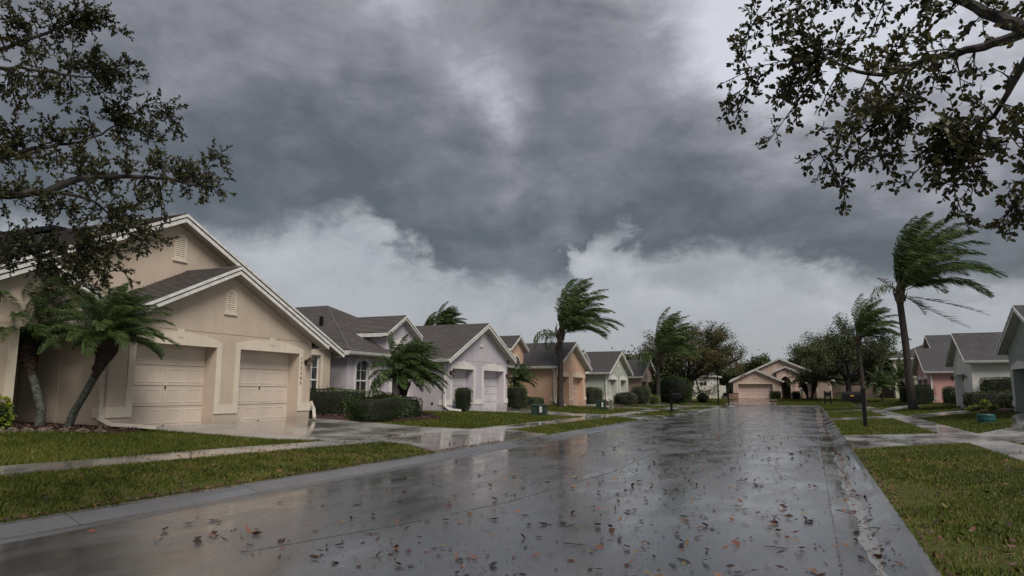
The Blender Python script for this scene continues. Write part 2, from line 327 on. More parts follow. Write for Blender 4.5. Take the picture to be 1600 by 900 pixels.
class MB:
    def __init__(s, T=None): s.v = []; s.f = []; s.uv = []; s.T = T or (lambda p: p)
    def vert(s, p): s.v.append(s.T(tuple(p))); return len(s.v) - 1
    def face(s, pts, uv=None):
        s.f.append([s.vert(p) for p in pts]); s.uv.append(uv)
    def box(s, x0, y0, z0, x1, y1, z1):
        a, b = sorted((x0, x1)); c, d = sorted((y0, y1)); e, f = sorted((z0, z1))
        P = [s.vert(p) for p in [(a, c, e), (b, c, e), (b, d, e), (a, d, e), (a, c, f), (b, c, f), (b, d, f), (a, d, f)]]
        for q in [(0, 3, 2, 1), (4, 5, 6, 7), (0, 1, 5, 4), (1, 2, 6, 5), (2, 3, 7, 6), (3, 0, 4, 7)]:
            s.f.append([P[i] for i in q]); s.uv.append(None)
        return s
    def prism(s, poly, ext):
        """poly: list of 3d points (planar, may be concave), ext: extrusion vector"""
        n = len(poly); e = Vector(ext)
        A = [s.vert(p) for p in poly]; B = [s.vert(Vector(p) + e) for p in poly]
        if n > 4:
            tris = tessellate_polygon([[Vector(p) for p in poly]])
        else: tris = [tuple(range(n))]
        for t in tris:
            s.f.append([A[i] for i in t]); s.uv.append(None); s.f.append([B[i] for i in reversed(t)]); s.uv.append(None)
        for i in range(n):
            j = (i + 1) % n; s.f.append([A[i], A[j], B[j], B[i]]); s.uv.append(None)
        return s
    def tube(s, pts, rad, n=8, cap=True, rings=None):
        pts = [Vector(p) for p in pts]; prev = None; fr = None
        for i, p in enumerate(pts):
            t = (pts[min(i + 1, len(pts) - 1)] - pts[max(i - 1, 0)]).normalized()
            if fr is None:
                a = Vector((0, 0, 1)) if abs(t.z) < .9 else Vector((1, 0, 0)); fr = t.cross(a).normalized()
            else: fr = (fr - t * fr.dot(t)).normalized()
            b = t.cross(fr); r = rad[i] if hasattr(rad, '__len__') else rad
            ring = [s.vert(p + (fr * math.cos(2 * math.pi * k / n) + b * math.sin(2 * math.pi * k / n)) * r) for k in range(n)]
            if prev:
                for k in range(n): s.f.append([prev[k], prev[(k + 1) % n], ring[(k + 1) % n], ring[k]]); s.uv.append(None)
            elif cap: s.f.append(list(reversed(ring))); s.uv.append(None)
            prev = ring
        if cap: s.f.append(prev); s.uv.append(None)
        return s
    def lathe(s, c, prof, n=12, axis='z'):
        prev = None
        for (r, h) in prof:
            ring = []
            for k in range(n):
                a = 2 * math.pi * k / n
                q = (r * math.cos(a), r * math.sin(a), h)
                ring.append(s.vert((c[0] + q[0], c[1] + q[1], c[2] + q[2])))
            if prev:
                for k in range(n): s.f.append([prev[k], prev[(k + 1) % n], ring[(k + 1) % n], ring[k]]); s.uv.append(None)
            prev = ring
        return s
    def mesh(s, name, mat, smooth=False):
        me = bpy.data.meshes.new(name); me.from_pydata([tuple(v) for v in s.v], [], s.f)
        if any(u for u in s.uv):
            ul = me.uv_layers.new(name='UVMap'); i = 0
            for f, u in zip(s.f, s.uv):
                for k in range(len(f)):
                    if u: ul.data[i].uv = u[k]
                    i += 1
        me.materials.append(mat)
        if smooth: me.shade_smooth()
        me.validate(); me.update()
        return me
    def build(s, name, mat, parent=None, smooth=False, **kw):
        o = link(name, s.mesh(name, mat, smooth), parent)
        for k, v in kw.items(): o[k] = v
        return o

def clip(poly, a, b, c):
    """keep the part of a convex polygon (tuples, first two coordinates used) where a*x+b*y<=c"""
    out = []
    for i in range(len(poly)):
        p, q = poly[i], poly[(i + 1) % len(poly)]
        dp, dq = a * p[0] + b * p[1] - c, a * q[0] + b * q[1] - c
        if dp <= 0: out.append(p)
        if (dp < 0 < dq) or (dq < 0 < dp):
            t = dp / (dp - dq); out.append(tuple(p[k] + (q[k] - p[k]) * t for k in range(len(p))))
    return out
def cell(poly, x0, y0, x1, y1):
    for a, b, c in ((-1, 0, -x0), (1, 0, x1), (0, -1, -y0), (0, 1, y1)):
        poly = clip(poly, a, b, c)
        if len(poly) < 3: return []
    return poly
def area(p): return abs(sum(p[i][0] * p[(i + 1) % len(p)][1] - p[(i + 1) % len(p)][0] * p[i][1] for i in range(len(p)))) / 2

def np_mesh(name, verts, tris, mat, shade=None, smooth=False):
    me = bpy.data.meshes.new(name)
    verts = np.asarray(verts, np.float32); tris = np.asarray(tris, np.int32)
    nf = len(tris); k = tris.shape[1]
    me.vertices.add(len(verts)); me.vertices.foreach_set('co', verts.ravel())
    me.loops.add(nf * k); me.loops.foreach_set('vertex_index', tris.ravel())
    me.polygons.add(nf); me.polygons.foreach_set('loop_start', np.arange(0, nf * k, k, dtype=np.int32))
    try: me.polygons.foreach_set('loop_total', np.full(nf, k, np.int32))
    except Exception: pass
    me.update(calc_edges=True)
    if shade is not None:
        at = me.attributes.new('shade', 'FLOAT', 'FACE'); at.data.foreach_set('value', np.asarray(shade, np.float32))
    me.materials.append(mat)
    if smooth: me.shade_smooth()
    return me

# ------------------------------------------------------------------ the lie of the land
PX = [-300, -25, -16, -13, -11.5, -10.3, -8.76, -8.4, -8.0, .15, .5, .9, 3.9, 5.0, 9, 15, 300]
PZ = [.9, .8, .65, .32, .24, .18, .09, -.02, 0, 0, -.02, .09, .16, .20, .6, .7, .9]
def gz(x, y=0.):
    z = float(np.interp(x, PX, PZ))
    if y > 84: z = max(z, float(np.interp(y, [84, 84.8, 99, 110, 300], [0, .09, .66, .75, .9])))
    return z
def gzn(x, y):
    z = np.interp(x, PX, PZ)
    z2 = np.interp(y, [84, 84.8, 99, 110, 300], [0, .09, .66, .75, .9])
    return np.where(y > 84, np.maximum(z, z2), z)
def strip(name, xs, ys, dz, mat, zf=None):
    v = []; f = []
    for y in ys:
        for x in xs: v.append((x, y, (zf(x, y) if zf else gz(x, y)) + dz))
    n = len(xs)
    for j in range(len(ys) - 1):
        for i in range(n - 1): f.append((j * n + i, j * n + i + 1, (j + 1) * n + i + 1, (j + 1) * n + i))
    me = bpy.data.meshes.new(name); me.from_pydata(v, [], f); me.materials.append(mat)
    return link(name, me)
xs_g = [-900, -300, -120, -60, -40, -25, -20, -16, -14.5, -13, -11.5, -10.3, -8.765]
xs_r = [.91, 2.4, 3.9, 5.0, 7, 9, 11, 13, 15, 25, 60, 120, 300, 900]
ysg = [-60, -20, 0, 20, 40, 60, 84.86]
def under(x, y): return -.12 if -8.765 < x < .91 else gz(x, y)
gv = []; gf = []
def add_grid(xs, ys, zf):
    b0 = len(gv); n = len(xs)
    for y in ys:
        for x in xs: gv.append((x, y, zf(x, y)))
    for j in range(len(ys) - 1):
        for i in range(n - 1): gf.append((b0 + j * n + i, b0 + j * n + i + 1, b0 + (j + 1) * n + i + 1, b0 + (j + 1) * n + i))
add_grid(xs_g, ysg, gz); add_grid(xs_r, ysg, gz)
add_grid([-8.765, .91], [-60, 84.86], lambda x, y: -.12)
def gz_end(x, y):
    z2 = float(np.interp(y, [84, 84.8, 99, 110, 300], [0, .09, .66, .75, .9]))
    return z2 if -8.9 < x < .95 else max(z2, float(np.interp(x, PX, PZ)))
add_grid(xs_g + [-4, 0] + xs_r, [84.86, 88, 92, 96, 99, 104, 110, 150, 300, 1500], gz_end)
me = bpy.data.meshes.new('ground'); me.from_pydata(gv, [], gf); me.materials.append(M['turf'])
tag(link('ground', me), kind='structure')

road = strip('road', [-8.0, -6, -4, -2, .15], [-40, 0, 20, 40, 60, 84.1], 0, M['asphalt'], lambda x, y: .035 - .035 * abs((x + 3.92) / 4.08) ** 2)
tag(road, kind='structure')
# painted-over crack and old seam, thin raised sealant lines on the asphalt
def line_on_road(name, pts, wdt, mat, dz=.003):
    mb = MB(); rr = random.Random(5)
    for (a, b) in zip(pts[:-1], pts[1:]):
        a = Vector(a); b = Vector(b); n = max(2, int((b - a).length / .35)); 
        for i in range(n):
            p = a.lerp(b, i / n); q = a.lerp(b, (i + 1) / n); d = (q - p).normalized(); s_ = Vector((-d.y, d.x)) * wdt * rr.uniform(.5, 1.2)
            z = lambda v: .035 - .035 * abs((v.x + 3.92) / 4.08) ** 2 + dz
            mb.face([(*(p - s_).xy, z(p)), (*(p + s_).xy, z(p)), (*(q + s_).xy, z(q)), (*(q - s_).xy, z(q))])
    return mb.build(name, mat, road)
line_on_road('crack', [(-5.25, 5.7), (-4.6, 7.6), (-4.1, 9.6), (-3.7, 14), (-3.9, 20)], .011, pmat('worn_pale_scrape', (.13, .13, .125), .5, .2, 20))
line_on_road('crack', [(-7.2, 30), (-5, 30.5), (-2, 31), (.1, 31.2)], .02, pmat('sealant', (.015, .015, .016), .35, .2, 20))
line_on_road('crack', [(-3, 24), (-3.3, 40), (-3.1, 62), (-3.4, 83)], .012, pmat('seam', (.02, .02, .021), .4, .2, 20))
line_on_road('crack', [(-2.4, 20.2), (-.9, 20.5), (.1, 20.45)], .018, pmat('sealant2', (.014, .014, .015), .35, .2, 20))
def poly_sheet_z(p): return gz(p[0], p[1])

# kerb: rolled concrete, cast in 3.05 m lengths
kerb_r = thing('kerb', (0, 0, 0)); kerb_r['kind'] = 'structure'
KP = [(.15, -.06), (.15, .002), (.30, -.008), (.47, -.022), (.56, -.020), (.72, .035), (.82, .078), (.91, .090), (.91, -.06)]
def kerb_mesh(L):
    mb = MB(); n = len(KP)
    a = [mb.vert((x, 0.006, z)) for x, z in KP]; b = [mb.vert((x, L - .006, z)) for x, z in KP]
    for i in range(n):
        j = (i + 1) % n; mb.f.append([a[i], a[j], b[j], b[i]]); mb.uv.append(None)
    mb.f.append(a[::-1]); mb.uv.append(None); mb.f.append(b); mb.uv.append(None)
    return mb.mesh('kerb_segment', M['kerb'])
km = kerb_mesh(3.05)
y = -9.0
for k in range(31):
    if y + 3.05 > 85: break
    link('kerb_segment', km, kerb_r, (0, y, 0))
    link('kerb_segment', km, kerb_r, (-7.85, y + 3.05, 0), (0, 0, math.pi))
    y += 3.05
# end kerb across the head of the street
for x in (-8.0, -4.97, -1.95):
    link('kerb_segment', km, kerb_r, (x + 3.05, 84.0 - .15, 0), (0, 0, math.pi / 2))

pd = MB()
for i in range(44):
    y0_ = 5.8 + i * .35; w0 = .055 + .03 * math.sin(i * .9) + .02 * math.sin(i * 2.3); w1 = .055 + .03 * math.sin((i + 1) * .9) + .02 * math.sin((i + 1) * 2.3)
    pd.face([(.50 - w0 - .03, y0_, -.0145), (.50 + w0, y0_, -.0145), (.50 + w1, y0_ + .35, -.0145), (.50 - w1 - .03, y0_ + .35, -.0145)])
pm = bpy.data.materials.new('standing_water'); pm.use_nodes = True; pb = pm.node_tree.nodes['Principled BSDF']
pb.inputs['Base Color'].default_value = (.24, .24, .245, 1); pb.inputs['Roughness'].default_value = .16; pb.inputs['IOR'].default_value = 1.6  # grey body colour stands in for bright sky reflected in the water
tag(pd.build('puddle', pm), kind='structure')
# concrete flatwork: pavements and driveways, each bay a slab of its own
CONC = []     # convex polygons kept for keeping grass off
def slabs(owner, poly, xc, yc, thick=.10, rise=.018, mat=None, gap=.007, name='slab'):
    CONC.append(poly)
    xc = sorted(set(xc)); yc = sorted(set(yc))
    for i in range(len(xc) - 1):
        for j in range(len(yc) - 1):
            c = cell(poly, xc[i] + gap, yc[j] + gap, xc[i + 1] - gap, yc[j + 1] - gap)
            if len(c) < 3 or area(c) < .02: continue
            mb = MB(); top = [(p[0], p[1], gz(p[0], p[1]) + rise) for p in c]
            mb.prism(top, (0, 0, -thick)); mb.build(name, mat or M['conc'], owner)
pav_l = thing('pavement', (0, 0, 0)); pav_l['kind'] = 'structure'
cl = [(-12.85, -6), (-12.55, 6), (-12.3, 9), (-11.95, 13), (-11.45, 17), (-11.0, 22), (-10.92, 40), (-10.9, 73)]
for (x0, y0), (x1, y1) in zip(cl[:-1], cl[1:]):
    n = max(1, round((y1 - y0) / 1.52))
    if y0 > 45: n = max(1, round((y1 - y0) / 3))
    for k in range(n):
        a = k / n; b = (k + 1) / n
        xa = x0 + (x1 - x0) * a; xb = x0 + (x1 - x0) * b; ya = y0 + (y1 - y0) * a + .007; yb = y0 + (y1 - y0) * b - .007
        slabs(pav_l, [(xa - .55, ya), (xa + .55, ya), (xb + .55, yb), (xb - .55, yb)], [-14, -9], [ya - .01, yb + .01])
pav_r = thing('pavement', (0, 0, 0)); pav_r['kind'] = 'structure'
yy = -4.0
while yy < 84:
    st = 1.52 if yy < 45 else 3.04
    slabs(pav_r, [(3.92, yy), (5.02, yy), (5.02, yy + st), (3.92, yy + st)], [3.9, 5.04], [yy, yy + st]); yy += st
def drive(poly_list, ycuts, mat=None, xcuts=(-17, -16, -13, -11.5, -10.3, -8.77), rise=.024):
    d = thing('driveway', (0, 0, 0)); d['kind'] = 'structure'
    for p in poly_list: slabs(d, p, list(xcuts), ycuts, rise=rise, mat=mat)
    return d
drive([[(-16.46, 13.0), (-12.4, 15.6), (-11.5, 16.6), (-11.2, 23.7), (-14.8, 21.6), (-16.46, 20.2)], [(-11.5, 16.6), (-10.2, 16.9), (-8.77, 15.9), (-8.77, 24.0), (-10.2, 24.5), (-11.2, 23.7)]], [12, 18.5, 22, 26], xcuts=(-17, -16, -14.2, -13, -11.5, -10.3, -8.77))
drive([[(-16.4, 30.3), (-15.4, 33.0), (-14.6, 35.0), (-13.0, 36.8), (-11.5, 37.4), (-11.5, 41.5), (-14.7, 38.8), (-16.4, 37.4)], [(-11.5, 37.4), (-10.3, 39.6), (-8.77, 38.6), (-8.77, 45.6), (-10.3, 42.4), (-11.5, 41.5)]], [29, 33, 36.5, 40, 43, 46])
drive([[(-16.4, 46.5), (-15.3, 48.4), (-12.8, 54.0), (-11.5, 54.6), (-11.5, 58.5), (-14, 56), (-16.4, 53)], [(-11.5, 54.6), (-10.3, 53.4), (-8.77, 54.4), (-8.77, 62), (-10.3, 59.5), (-11.5, 58.5)]], [46, 50, 54, 58, 62])
drive([[(-16.4, 60), (-11.5, 67), (-8.77, 72.2), (-8.77, 78), (-10.3, 74.2), (-16.4, 66.5)]], [59, 64, 69, 74, 78])
drive([[(.92, 21.2), (3.9, 23.2), (5.05, 24.2), (5.05, 28.0), (3.4, 28.3), (.92, 27.2)], [(5.05, 23.0), (9.4, 23.5), (9.4, 40.8), (8.2, 38.2), (6.4, 30.0), (5.05, 28.0)]], [20, 24.5, 28.5, 33, 37, 41], xcuts=(.9, 2.4, 3.9, 5.05, 7, 9, 9.5))
drive([[(.92, 41.0), (3.9, 43.0), (5.05, 42.9), (5.05, 47.0), (3.9, 47.0), (.92, 44.8)], [(5.05, 42.9), (7.7, 44.2), (9.1, 50.8), (9.1, 55.8), (8.2, 49.0), (5.05, 47.0)]], [40, 44, 48, 52, 56], xcuts=(.9, 3.9, 5.05, 7, 9.2))
drive([[(.92, 58.3), (3.9, 58.8), (5.05, 57.5), (9.1, 67.5), (9.1, 74), (5.05, 64), (3.9, 65), (.92, 60.8)]], [57, 62, 67, 74], xcuts=(.9, 3.9, 5.05, 7, 9.2))
# brick-coloured forecourt and drive of the house at the end
ed = drive([[(-9.35, 84.9), (-3.7, 84.9), (-4.2, 100.4), (-9.2, 100.4)]], [84.5, 88, 92, 96, 101], mat=M['paver'], xcuts=(-9.5, -8, -6.2, -4.8, -3))
# small concrete walk and bin pad
drive([[(-14.2, 77.5), (-9.4, 79), (-9.4, 80.2), (-14.2, 79.4)]], [77, 81], xcuts=(-14.3, -13, -11.5, -10.3, -9.3))

# ------------------------------------------------------------------ houses
def prof_gable(uc, half, zp, slope): return lambda u: zp - slope * abs(u - uc)
def wall_cells(mb, outline, openings, d0, th):
    """outline: convex (u,z) polygon; openings: (u0,z0,u1,z1); cut into cells and extrude towards +d"""
    us = sorted(set([min(p[0] for p in outline), max(p[0] for p in outline)] + [o[k] for o in openings for k in (0, 2)]))
    zs = sorted(set([min(p[1] for p in outline), max(p[1] for p in outline)] + [o[k] for o in openings for k in (1, 3)]))
    for i in range(len(us) - 1):
        col = []
        for j in range(len(zs) - 1):
            cu = (us[i] + us[i + 1]) / 2; cz = (zs[j] + zs[j + 1]) / 2
            if any(o[0] < cu < o[2] and o[1] < cz < o[3] for o in openings):
                if col: _emit(mb, outline, us[i], us[i + 1], col, d0, th); col = []
                continue
            col.append((zs[j], zs[j + 1]))
        if col: _emit(mb, outline, us[i], us[i + 1], col, d0, th)
def _emit(mb, outline, u0, u1, col, d0, th):
    c = cell(outline, u0, col[0][0], u1, col[-1][1])
    if len(c) >= 3 and area(c) > 1e-4: mb.prism([(p[0], d0, p[1]) for p in c], (0, th, 0))

def roof_plane(mb, poly, expo=.15, lift=.020, thick=.10):
    """convex 3d polygon: shingle courses laid as real steps, on a deck"""
    P = [Vector(p) for p in poly]
    n = (P[1] - P[0]).cross(P[2] - P[0]).normalized()
    if n.z < 0: P.reverse(); n = -n
    g = Vector((0, 0, -1)); g = (g - n * g.dot(n)).normalized(); e = n.cross(g).normalized()
    low = max(P, key=lambda p: p.dot(g)); o = low
    q = [((p - o).dot(e), -(p - o).dot(g)) for p in P]
    tmax = max(b for a, b in q); smin = min(a for a, b in q) - 1; smax = max(a for a, b in q) + 1
    k = 0
    while k * expo < tmax:
        t0, t1 = k * expo, min((k + 1) * expo, tmax)
        c = cell(q, smin, t0, smax, t1); k += 1
        if len(c) < 3: continue
        pts = []; 
        for s_, t_ in c:
            h = lift * (1 - (t_ - t0) / expo)
            pts.append(o + e * s_ - g * t_ + n * (h + .004))
        mb.face([tuple(p) for p in pts], [(a, b) for a, b in c])
        bot = [(a, b) for a, b in c if abs(b - t0) < 1e-5]
        if len(bot) >= 2:
            a0 = min(b[0] for b in bot); a1 = max(b[0] for b in bot)
            A = o + e * a0 - g * t0; B = o + e * a1 - g * t0
            mb.face([tuple(A - n * .01), tuple(B - n * .01), tuple(B + n * (lift + .004)), tuple(A + n * (lift + .004))], [(a0, t0 - .01), (a1, t0 - .01), (a1, t0), (a0, t0)])
    mb.prism([tuple(p - n * .002) for p in P], tuple(-n * thick))

def rake_trim(mb_f, mb_s, uc, zp, slope, u0, u1, d_front, d_wall, hgt=.20):
    """white rake boards and sloping soffits at a gable end"""
    for a, b in ((u0, uc), (uc, u1)):
        za, zb = zp - slope * abs(a - uc), zp - slope * abs(b - uc)
        mb_f.prism([(a, d_front, za - .02), (b, d_front, zb - .02), (b, d_front, zb - .02 - hgt), (a, d_front, za - .02 - hgt)], (0, .035, 0))
        mb_f.prism([(a, d_front - .028, za + .012), (b, d_front - .028, zb + .012), (b, d_front - .028, zb - .075), (a, d_front - .028, za - .075)], (0, .026, 0))
        mb_s.prism([(a, d_front + .037, za - .165), (b, d_front + .037, zb - .165), (b, d_front + .037, zb - .19), (a, d_front + .037, za - .19)], (0, d_wall - d_front - .037, 0))

def gable_roof(mb, uc, zp, slope, u0, u1, d0, d1):
    roof_plane(mb, [(u0, d0, zp - slope * (uc - u0)), (uc, d0, zp), (uc, d1, zp), (u0, d1, zp - slope * (uc - u0))])
    roof_plane(mb, [(uc, d0, zp), (u1, d0, zp - slope * (u1 - uc)), (u1, d1, zp - slope * (u1 - uc)), (uc, d1, zp)])
    mb.tube([(uc, d0 + .02, zp + .012), (uc, d1, zp + .012)], .035, 6)
def hip_roof(mb, u0, u1, d0, d1, ze, slope):
    h = (u1 - u0) / 2; uc = (u0 + u1) / 2; zr = ze + slope * h
    A, B, C_, D_ = (u0, d0, ze), (u1, d0, ze), (u1, d1, ze), (u0, d1, ze); r0, r1 = (uc, d0 + h, zr), (uc, d1 - h, zr)
    if d1 - h < d0 + h: r0 = r1 = (uc, (d0 + d1) / 2, ze + slope * (d1 - d0) / 2)
    roof_plane(mb, [A, B, r0]); roof_plane(mb, [C_, D_, r1])
    if r0 != r1:
        roof_plane(mb, [A, r0, r1, D_]); roof_plane(mb, [B, C_, r1, r0]); mb.tube([r0, r1], .04, 6)
    for a, b in ((A, r0), (B, r0)): mb.tube([Vector(a) + Vector((0, 0, .015)), Vector(b) + Vector((0, 0, .015))], .04, 6)

def arch_pts(u0, u1, zs, zc, n=14):
    uc = (u0 + u1) / 2; h = (u1 - u0) / 2; f = zc - zs
    return [(u0 + (u1 - u0) * i / n, zs + f * (1 - ((u0 + (u1 - u0) * i / n - uc) / h) ** 2)) for i in range(n + 1)]

def surround(mb, u0, u1, ztop, zb, jw=.19, rise_side=.15, rise_mid=.36, d=-.03, key=True, inner_arch=0.):
    out = arch_pts(u0 - jw, u1 + jw, ztop + rise_side, ztop + rise_mid)
    poly = [(u0 - jw, zb)] + out + [(u1 + jw, zb), (u1, zb)]
    if inner_arch: poly += [(a, b) for a, b in reversed(arch_pts(u0, u1, ztop - inner_arch, ztop))]
    else: poly += [(u1, ztop), (u0, ztop)]
    poly += [(u0, zb)]
    mb.prism([(a, d, b) for a, b in poly], (0, .034 - .0, 0))
    if key:
        uc = (u0 + u1) / 2
        mb.prism([(uc - .09, d - .012, ztop + rise_mid - .16), (uc + .09, d - .012, ztop + rise_mid - .16), (uc + .13, d - .012, ztop + rise_mid + .075), (uc - .13, d - .012, ztop + rise_mid + .075)], (0, .030, 0))

def garage_door(h, T, u0, u1, ztop, mat, panels=(4, 4), d=.42, lock=True, raised=True):
    g = link('garage_door', None, h)
    nr, nc = panels; hh = ztop / nr; wd = (u1 - u0)
    mesh_cache = {}
    for r in range(nr):
        sec = MB(T); sec.box(u0 + .004, d + .005, r * hh + .008 + (.012 if r == 0 else 0), u1 - .004, d + .045, (r + 1) * hh - .006)
        sec.box(u0 + .004, d, (r + 1) * hh - .035, u1 - .004, d + .005, (r + 1) * hh - .006)
        so_ = sec.build('door_section', mat, g)
        if raised:
            cw = wd / nc
            for c_ in range(nc):
                a, b = u0 + c_ * cw + .075, u0 + (c_ + 1) * cw - .075; z0, z1 = r * hh + .095, (r + 1) * hh - .095
                p = MB(T); o_ = [(a, z0), (b, z0), (b, z1), (a, z1)]; i_ = [(a + .045, z0 + .045), (b - .045, z0 + .045), (b - .045, z1 - .045), (a + .045, z1 - .045)]
                # raised and fielded panel: frame moulding, bevel, flat field
                m0 = [(a - .012, z0 - .012), (b + .012, z0 - .012), (b + .012, z1 + .012), (a - .012, z1 + .012)]
                for k in range(4):
                    j = (k + 1) % 4
                    p.face([(m0[k][0], d + .004, m0[k][1]), (m0[j][0], d + .004, m0[j][1]), (o_[j][0], d - .005, o_[j][1]), (o_[k][0], d - .005, o_[k][1])])
                    p.face([(o_[k][0], d - .005, o_[k][1]), (o_[j][0], d - .005, o_[j][1]), (i_[j][0], d + .003, i_[j][1]), (i_[k][0], d + .003, i_[k][1])])
                p.face([(q[0], d + .003, q[1]) for q in i_])
                p.build('panel', mat, g)
    if lock:
        uc = (u0 + u1) / 2; zc = ztop * .48
        l = MB(T); l.box(uc - .02, d - .022, zc - .035, uc + .02, d - .013, zc + .035); l.box(uc - .045, d - .045, zc - .009, uc + .008, d - .022, zc + .009)
        l.build('lock_handle', M['brass'], g)
        l2 = MB(T); l2.box(uc - .035, d - .025, .035, uc + .035, d - .012, .052); l2.build('lift_handle', M['brass'], g)
    return g

def vent(h, T, uc, z0, wd, ht, mat, d=-.03, key=True):
    v = link('gable_vent', None, h)
    m = MB(T); out = [(uc - wd / 2, z0)] + [(uc - wd / 2 * math.cos(math.pi * i / 12), z0 + ht - wd / 2 + wd / 2 * math.sin(math.pi * i / 12)) for i in range(13)] + [(uc + wd / 2, z0)]
    iw = wd * .76; inn = [(uc - iw / 2, z0 + .05)] + [(uc - iw / 2 * math.cos(math.pi * i / 12), z0 + ht - wd / 2 + iw / 2 * math.sin(math.pi * i / 12)) for i in range(13)] + [(uc + iw / 2, z0 + .05)]
    for i in range(len(out)):
        j = (i + 1) % len(out)
        m.prism([(out[i][0], d, out[i][1]), (out[j][0], d, out[j][1]), (inn[j][0], d, inn[j][1]), (inn[i][0], d, inn[i][1])], (0, .034, 0))
    m.box(uc - wd / 2 - .05, d - .02, z0 - .07, uc + wd / 2 + .05, d + .03, z0 - .005)
    m.build('vent_frame', mat, v)
    s = MB(T); s.prism([(a, d + .0295, b) for a, b in inn], (0, -.004, 0)); s.build('vent_back', M['soffit'], v)
    s = MB(T); k = 0; zz = z0 + .06
    while zz < z0 + ht - .07:
        r = z0 + ht - wd / 2; half = iw / 2 if zz < r else math.sqrt(max(.0001, (iw / 2) ** 2 - (zz - r) ** 2))
        s.prism([(uc - half, d + .022, zz + .045), (uc + half, d + .022, zz + .045), (uc + half, d + .002, zz), (uc - half, d + .002, zz)], (0, .006, 0)); zz += .062
    s.build('louvres', mat, v, kind='stuff')

def lantern(h, T, u, z, mat=None, d=-.0):
    mat = mat or M['bronze']; l = link('wall_lantern', None, h)
    b = MB(T); b.prism([(u + .07 * math.cos(t * math.pi / 4), d - .03, z + .1 * math.sin(t * math.pi / 4)) for t in range(8)], (0, .028, 0))
    b.tube([(u, d - .03, z + .03), (u, d - .10, z + .10), (u, d - .18, z + .11)], [.014, .012, .012], 6)
    b.tube([(u, d - .18, z - .30), (u, d - .18, z - .12)], [.010, .022], 6)
    b.build('bracket', mat, l)
    c = MB(T); c.lathe((u, d - .18, z), [(.001, .23), (.018, .20), (.012, .17), (.03, .15), (.115, .07), (.12, .055), (.001, .055)], 10)
    c.lathe((u, d - .18, z), [(.001, -.13), (.055, -.12), (.075, -.10), (.001, -.10)], 10)
    for k in range(6):
        a = k * math.pi / 3; c.tube([(u + .07 * math.cos(a), d - .18 + .07 * math.sin(a), z - .10), (u + .098 * math.cos(a), d - .18 + .098 * math.sin(a), z + .056)], .006, 4)
    c.build('lamp_cap', mat, l)
    g = MB(T); g.lathe((u, d - .18, z), [(.06, -.10), (.09, .054)], 10); g.build('lamp_glass', M['lampglass'], l)
    return l

def window(h, T, u0, u1, z0, z1, d, mat_f, arch=0., split=True, vert=1, blinds=True, dep=.09):
    """sash window set back in its opening"""
    wd = link('window', None, h); dd = d + dep
    f = MB(T); t = .05
    f.box(u0, dd, z0, u0 + t, dd + .06, z1); f.box(u1 - t, dd, z0, u1, dd + .06, z1); f.box(u0 + t, dd, z0, u1 - t, dd + .06, z0 + t); f.box(u0 + t, dd, z1 - t, u1 - t, dd + .06, z1)
    f.build('window_frame', mat_f, wd)
    zm = z0 + (z1 - z0) * .5
    if split:
        s = MB(T); s.box(u0 + t, dd - .012, zm - .03, u1 - t, dd + .04, zm + .03); s.build('meeting_rail', mat_f, wd)
    mu = MB(T)
    for zz in ((z0 + zm) / 2, (zm + z1) / 2): mu.box(u0 + t, dd + .006, zz - .010, u1 - t, dd + .03, zz + .010)
    for k in range(1, vert + 1):
        uu = u0 + (u1 - u0) * k / (vert + 1); mu.box(uu - .010, dd + .008, z0 + t, uu + .010, dd + .028, z1 - t)
    mu.build('glazing_bars', mat_f, wd)
    for a, b in ((z0 + t, zm - .03), (zm + .03, z1 - t)):
        g = MB(T); g.face([(u0 + t, dd + .034, a), (u1 - t, dd + .034, a), (u1 - t, dd + .034, b), (u0 + t, dd + .034, b)]); g.build('pane', M['glass'], wd)
    if blinds:
        b = MB(T); n = int((u1 - u0 - .12) / .085)
        for k in range(n):
            uu = u0 + .08 + k * .085; b.prism([(uu, dd + .07, z0 + .06), (uu + .08, dd + .085 + .01 * (k % 3), z0 + .06), (uu + .08, dd + .085 + .01 * (k % 3), z1 - .06), (uu, dd + .07, z1 - .06)], (.0, .002, 0))
        b.build('blind', M['blind'], wd)
        c_ = MB(T); c_.box(u0 + .05, dd + .125, zm, u1 - .05, dd + .13, z1 - .04); c_.build('curtain', M['blind'], wd)
    k = MB(T); k.box(u0 - .02, dd + .30, z0 - .02, u1 + .02, dd + .32, z1 + .02); k.build('unlit_room_panel', M['dark'], wd)  # dark panel behind the glass stands in for the unlit room
    return wd

def downspout(h, T, pts, mat, r=.045):
    m = MB(T); p = [Vector(q) for q in pts]
    for a, b in zip(p[:-1], p[1:]):
        t = (b - a).normalized(); up = Vector((0, 0, 1)) if abs(t.z) < .8 else Vector((0, 1, 0)); s = t.cross(up).normalized(); n = s.cross(t)
        q = [a - t * .02 + s * x * r * 1.15 + n * y_ * r for x, y_ in ((-1, -1), (1, -1), (1, 1), (-1, 1))]
        m.prism(q, tuple((b - a) + t * .02))
    return m.build('downspout', mat, h)

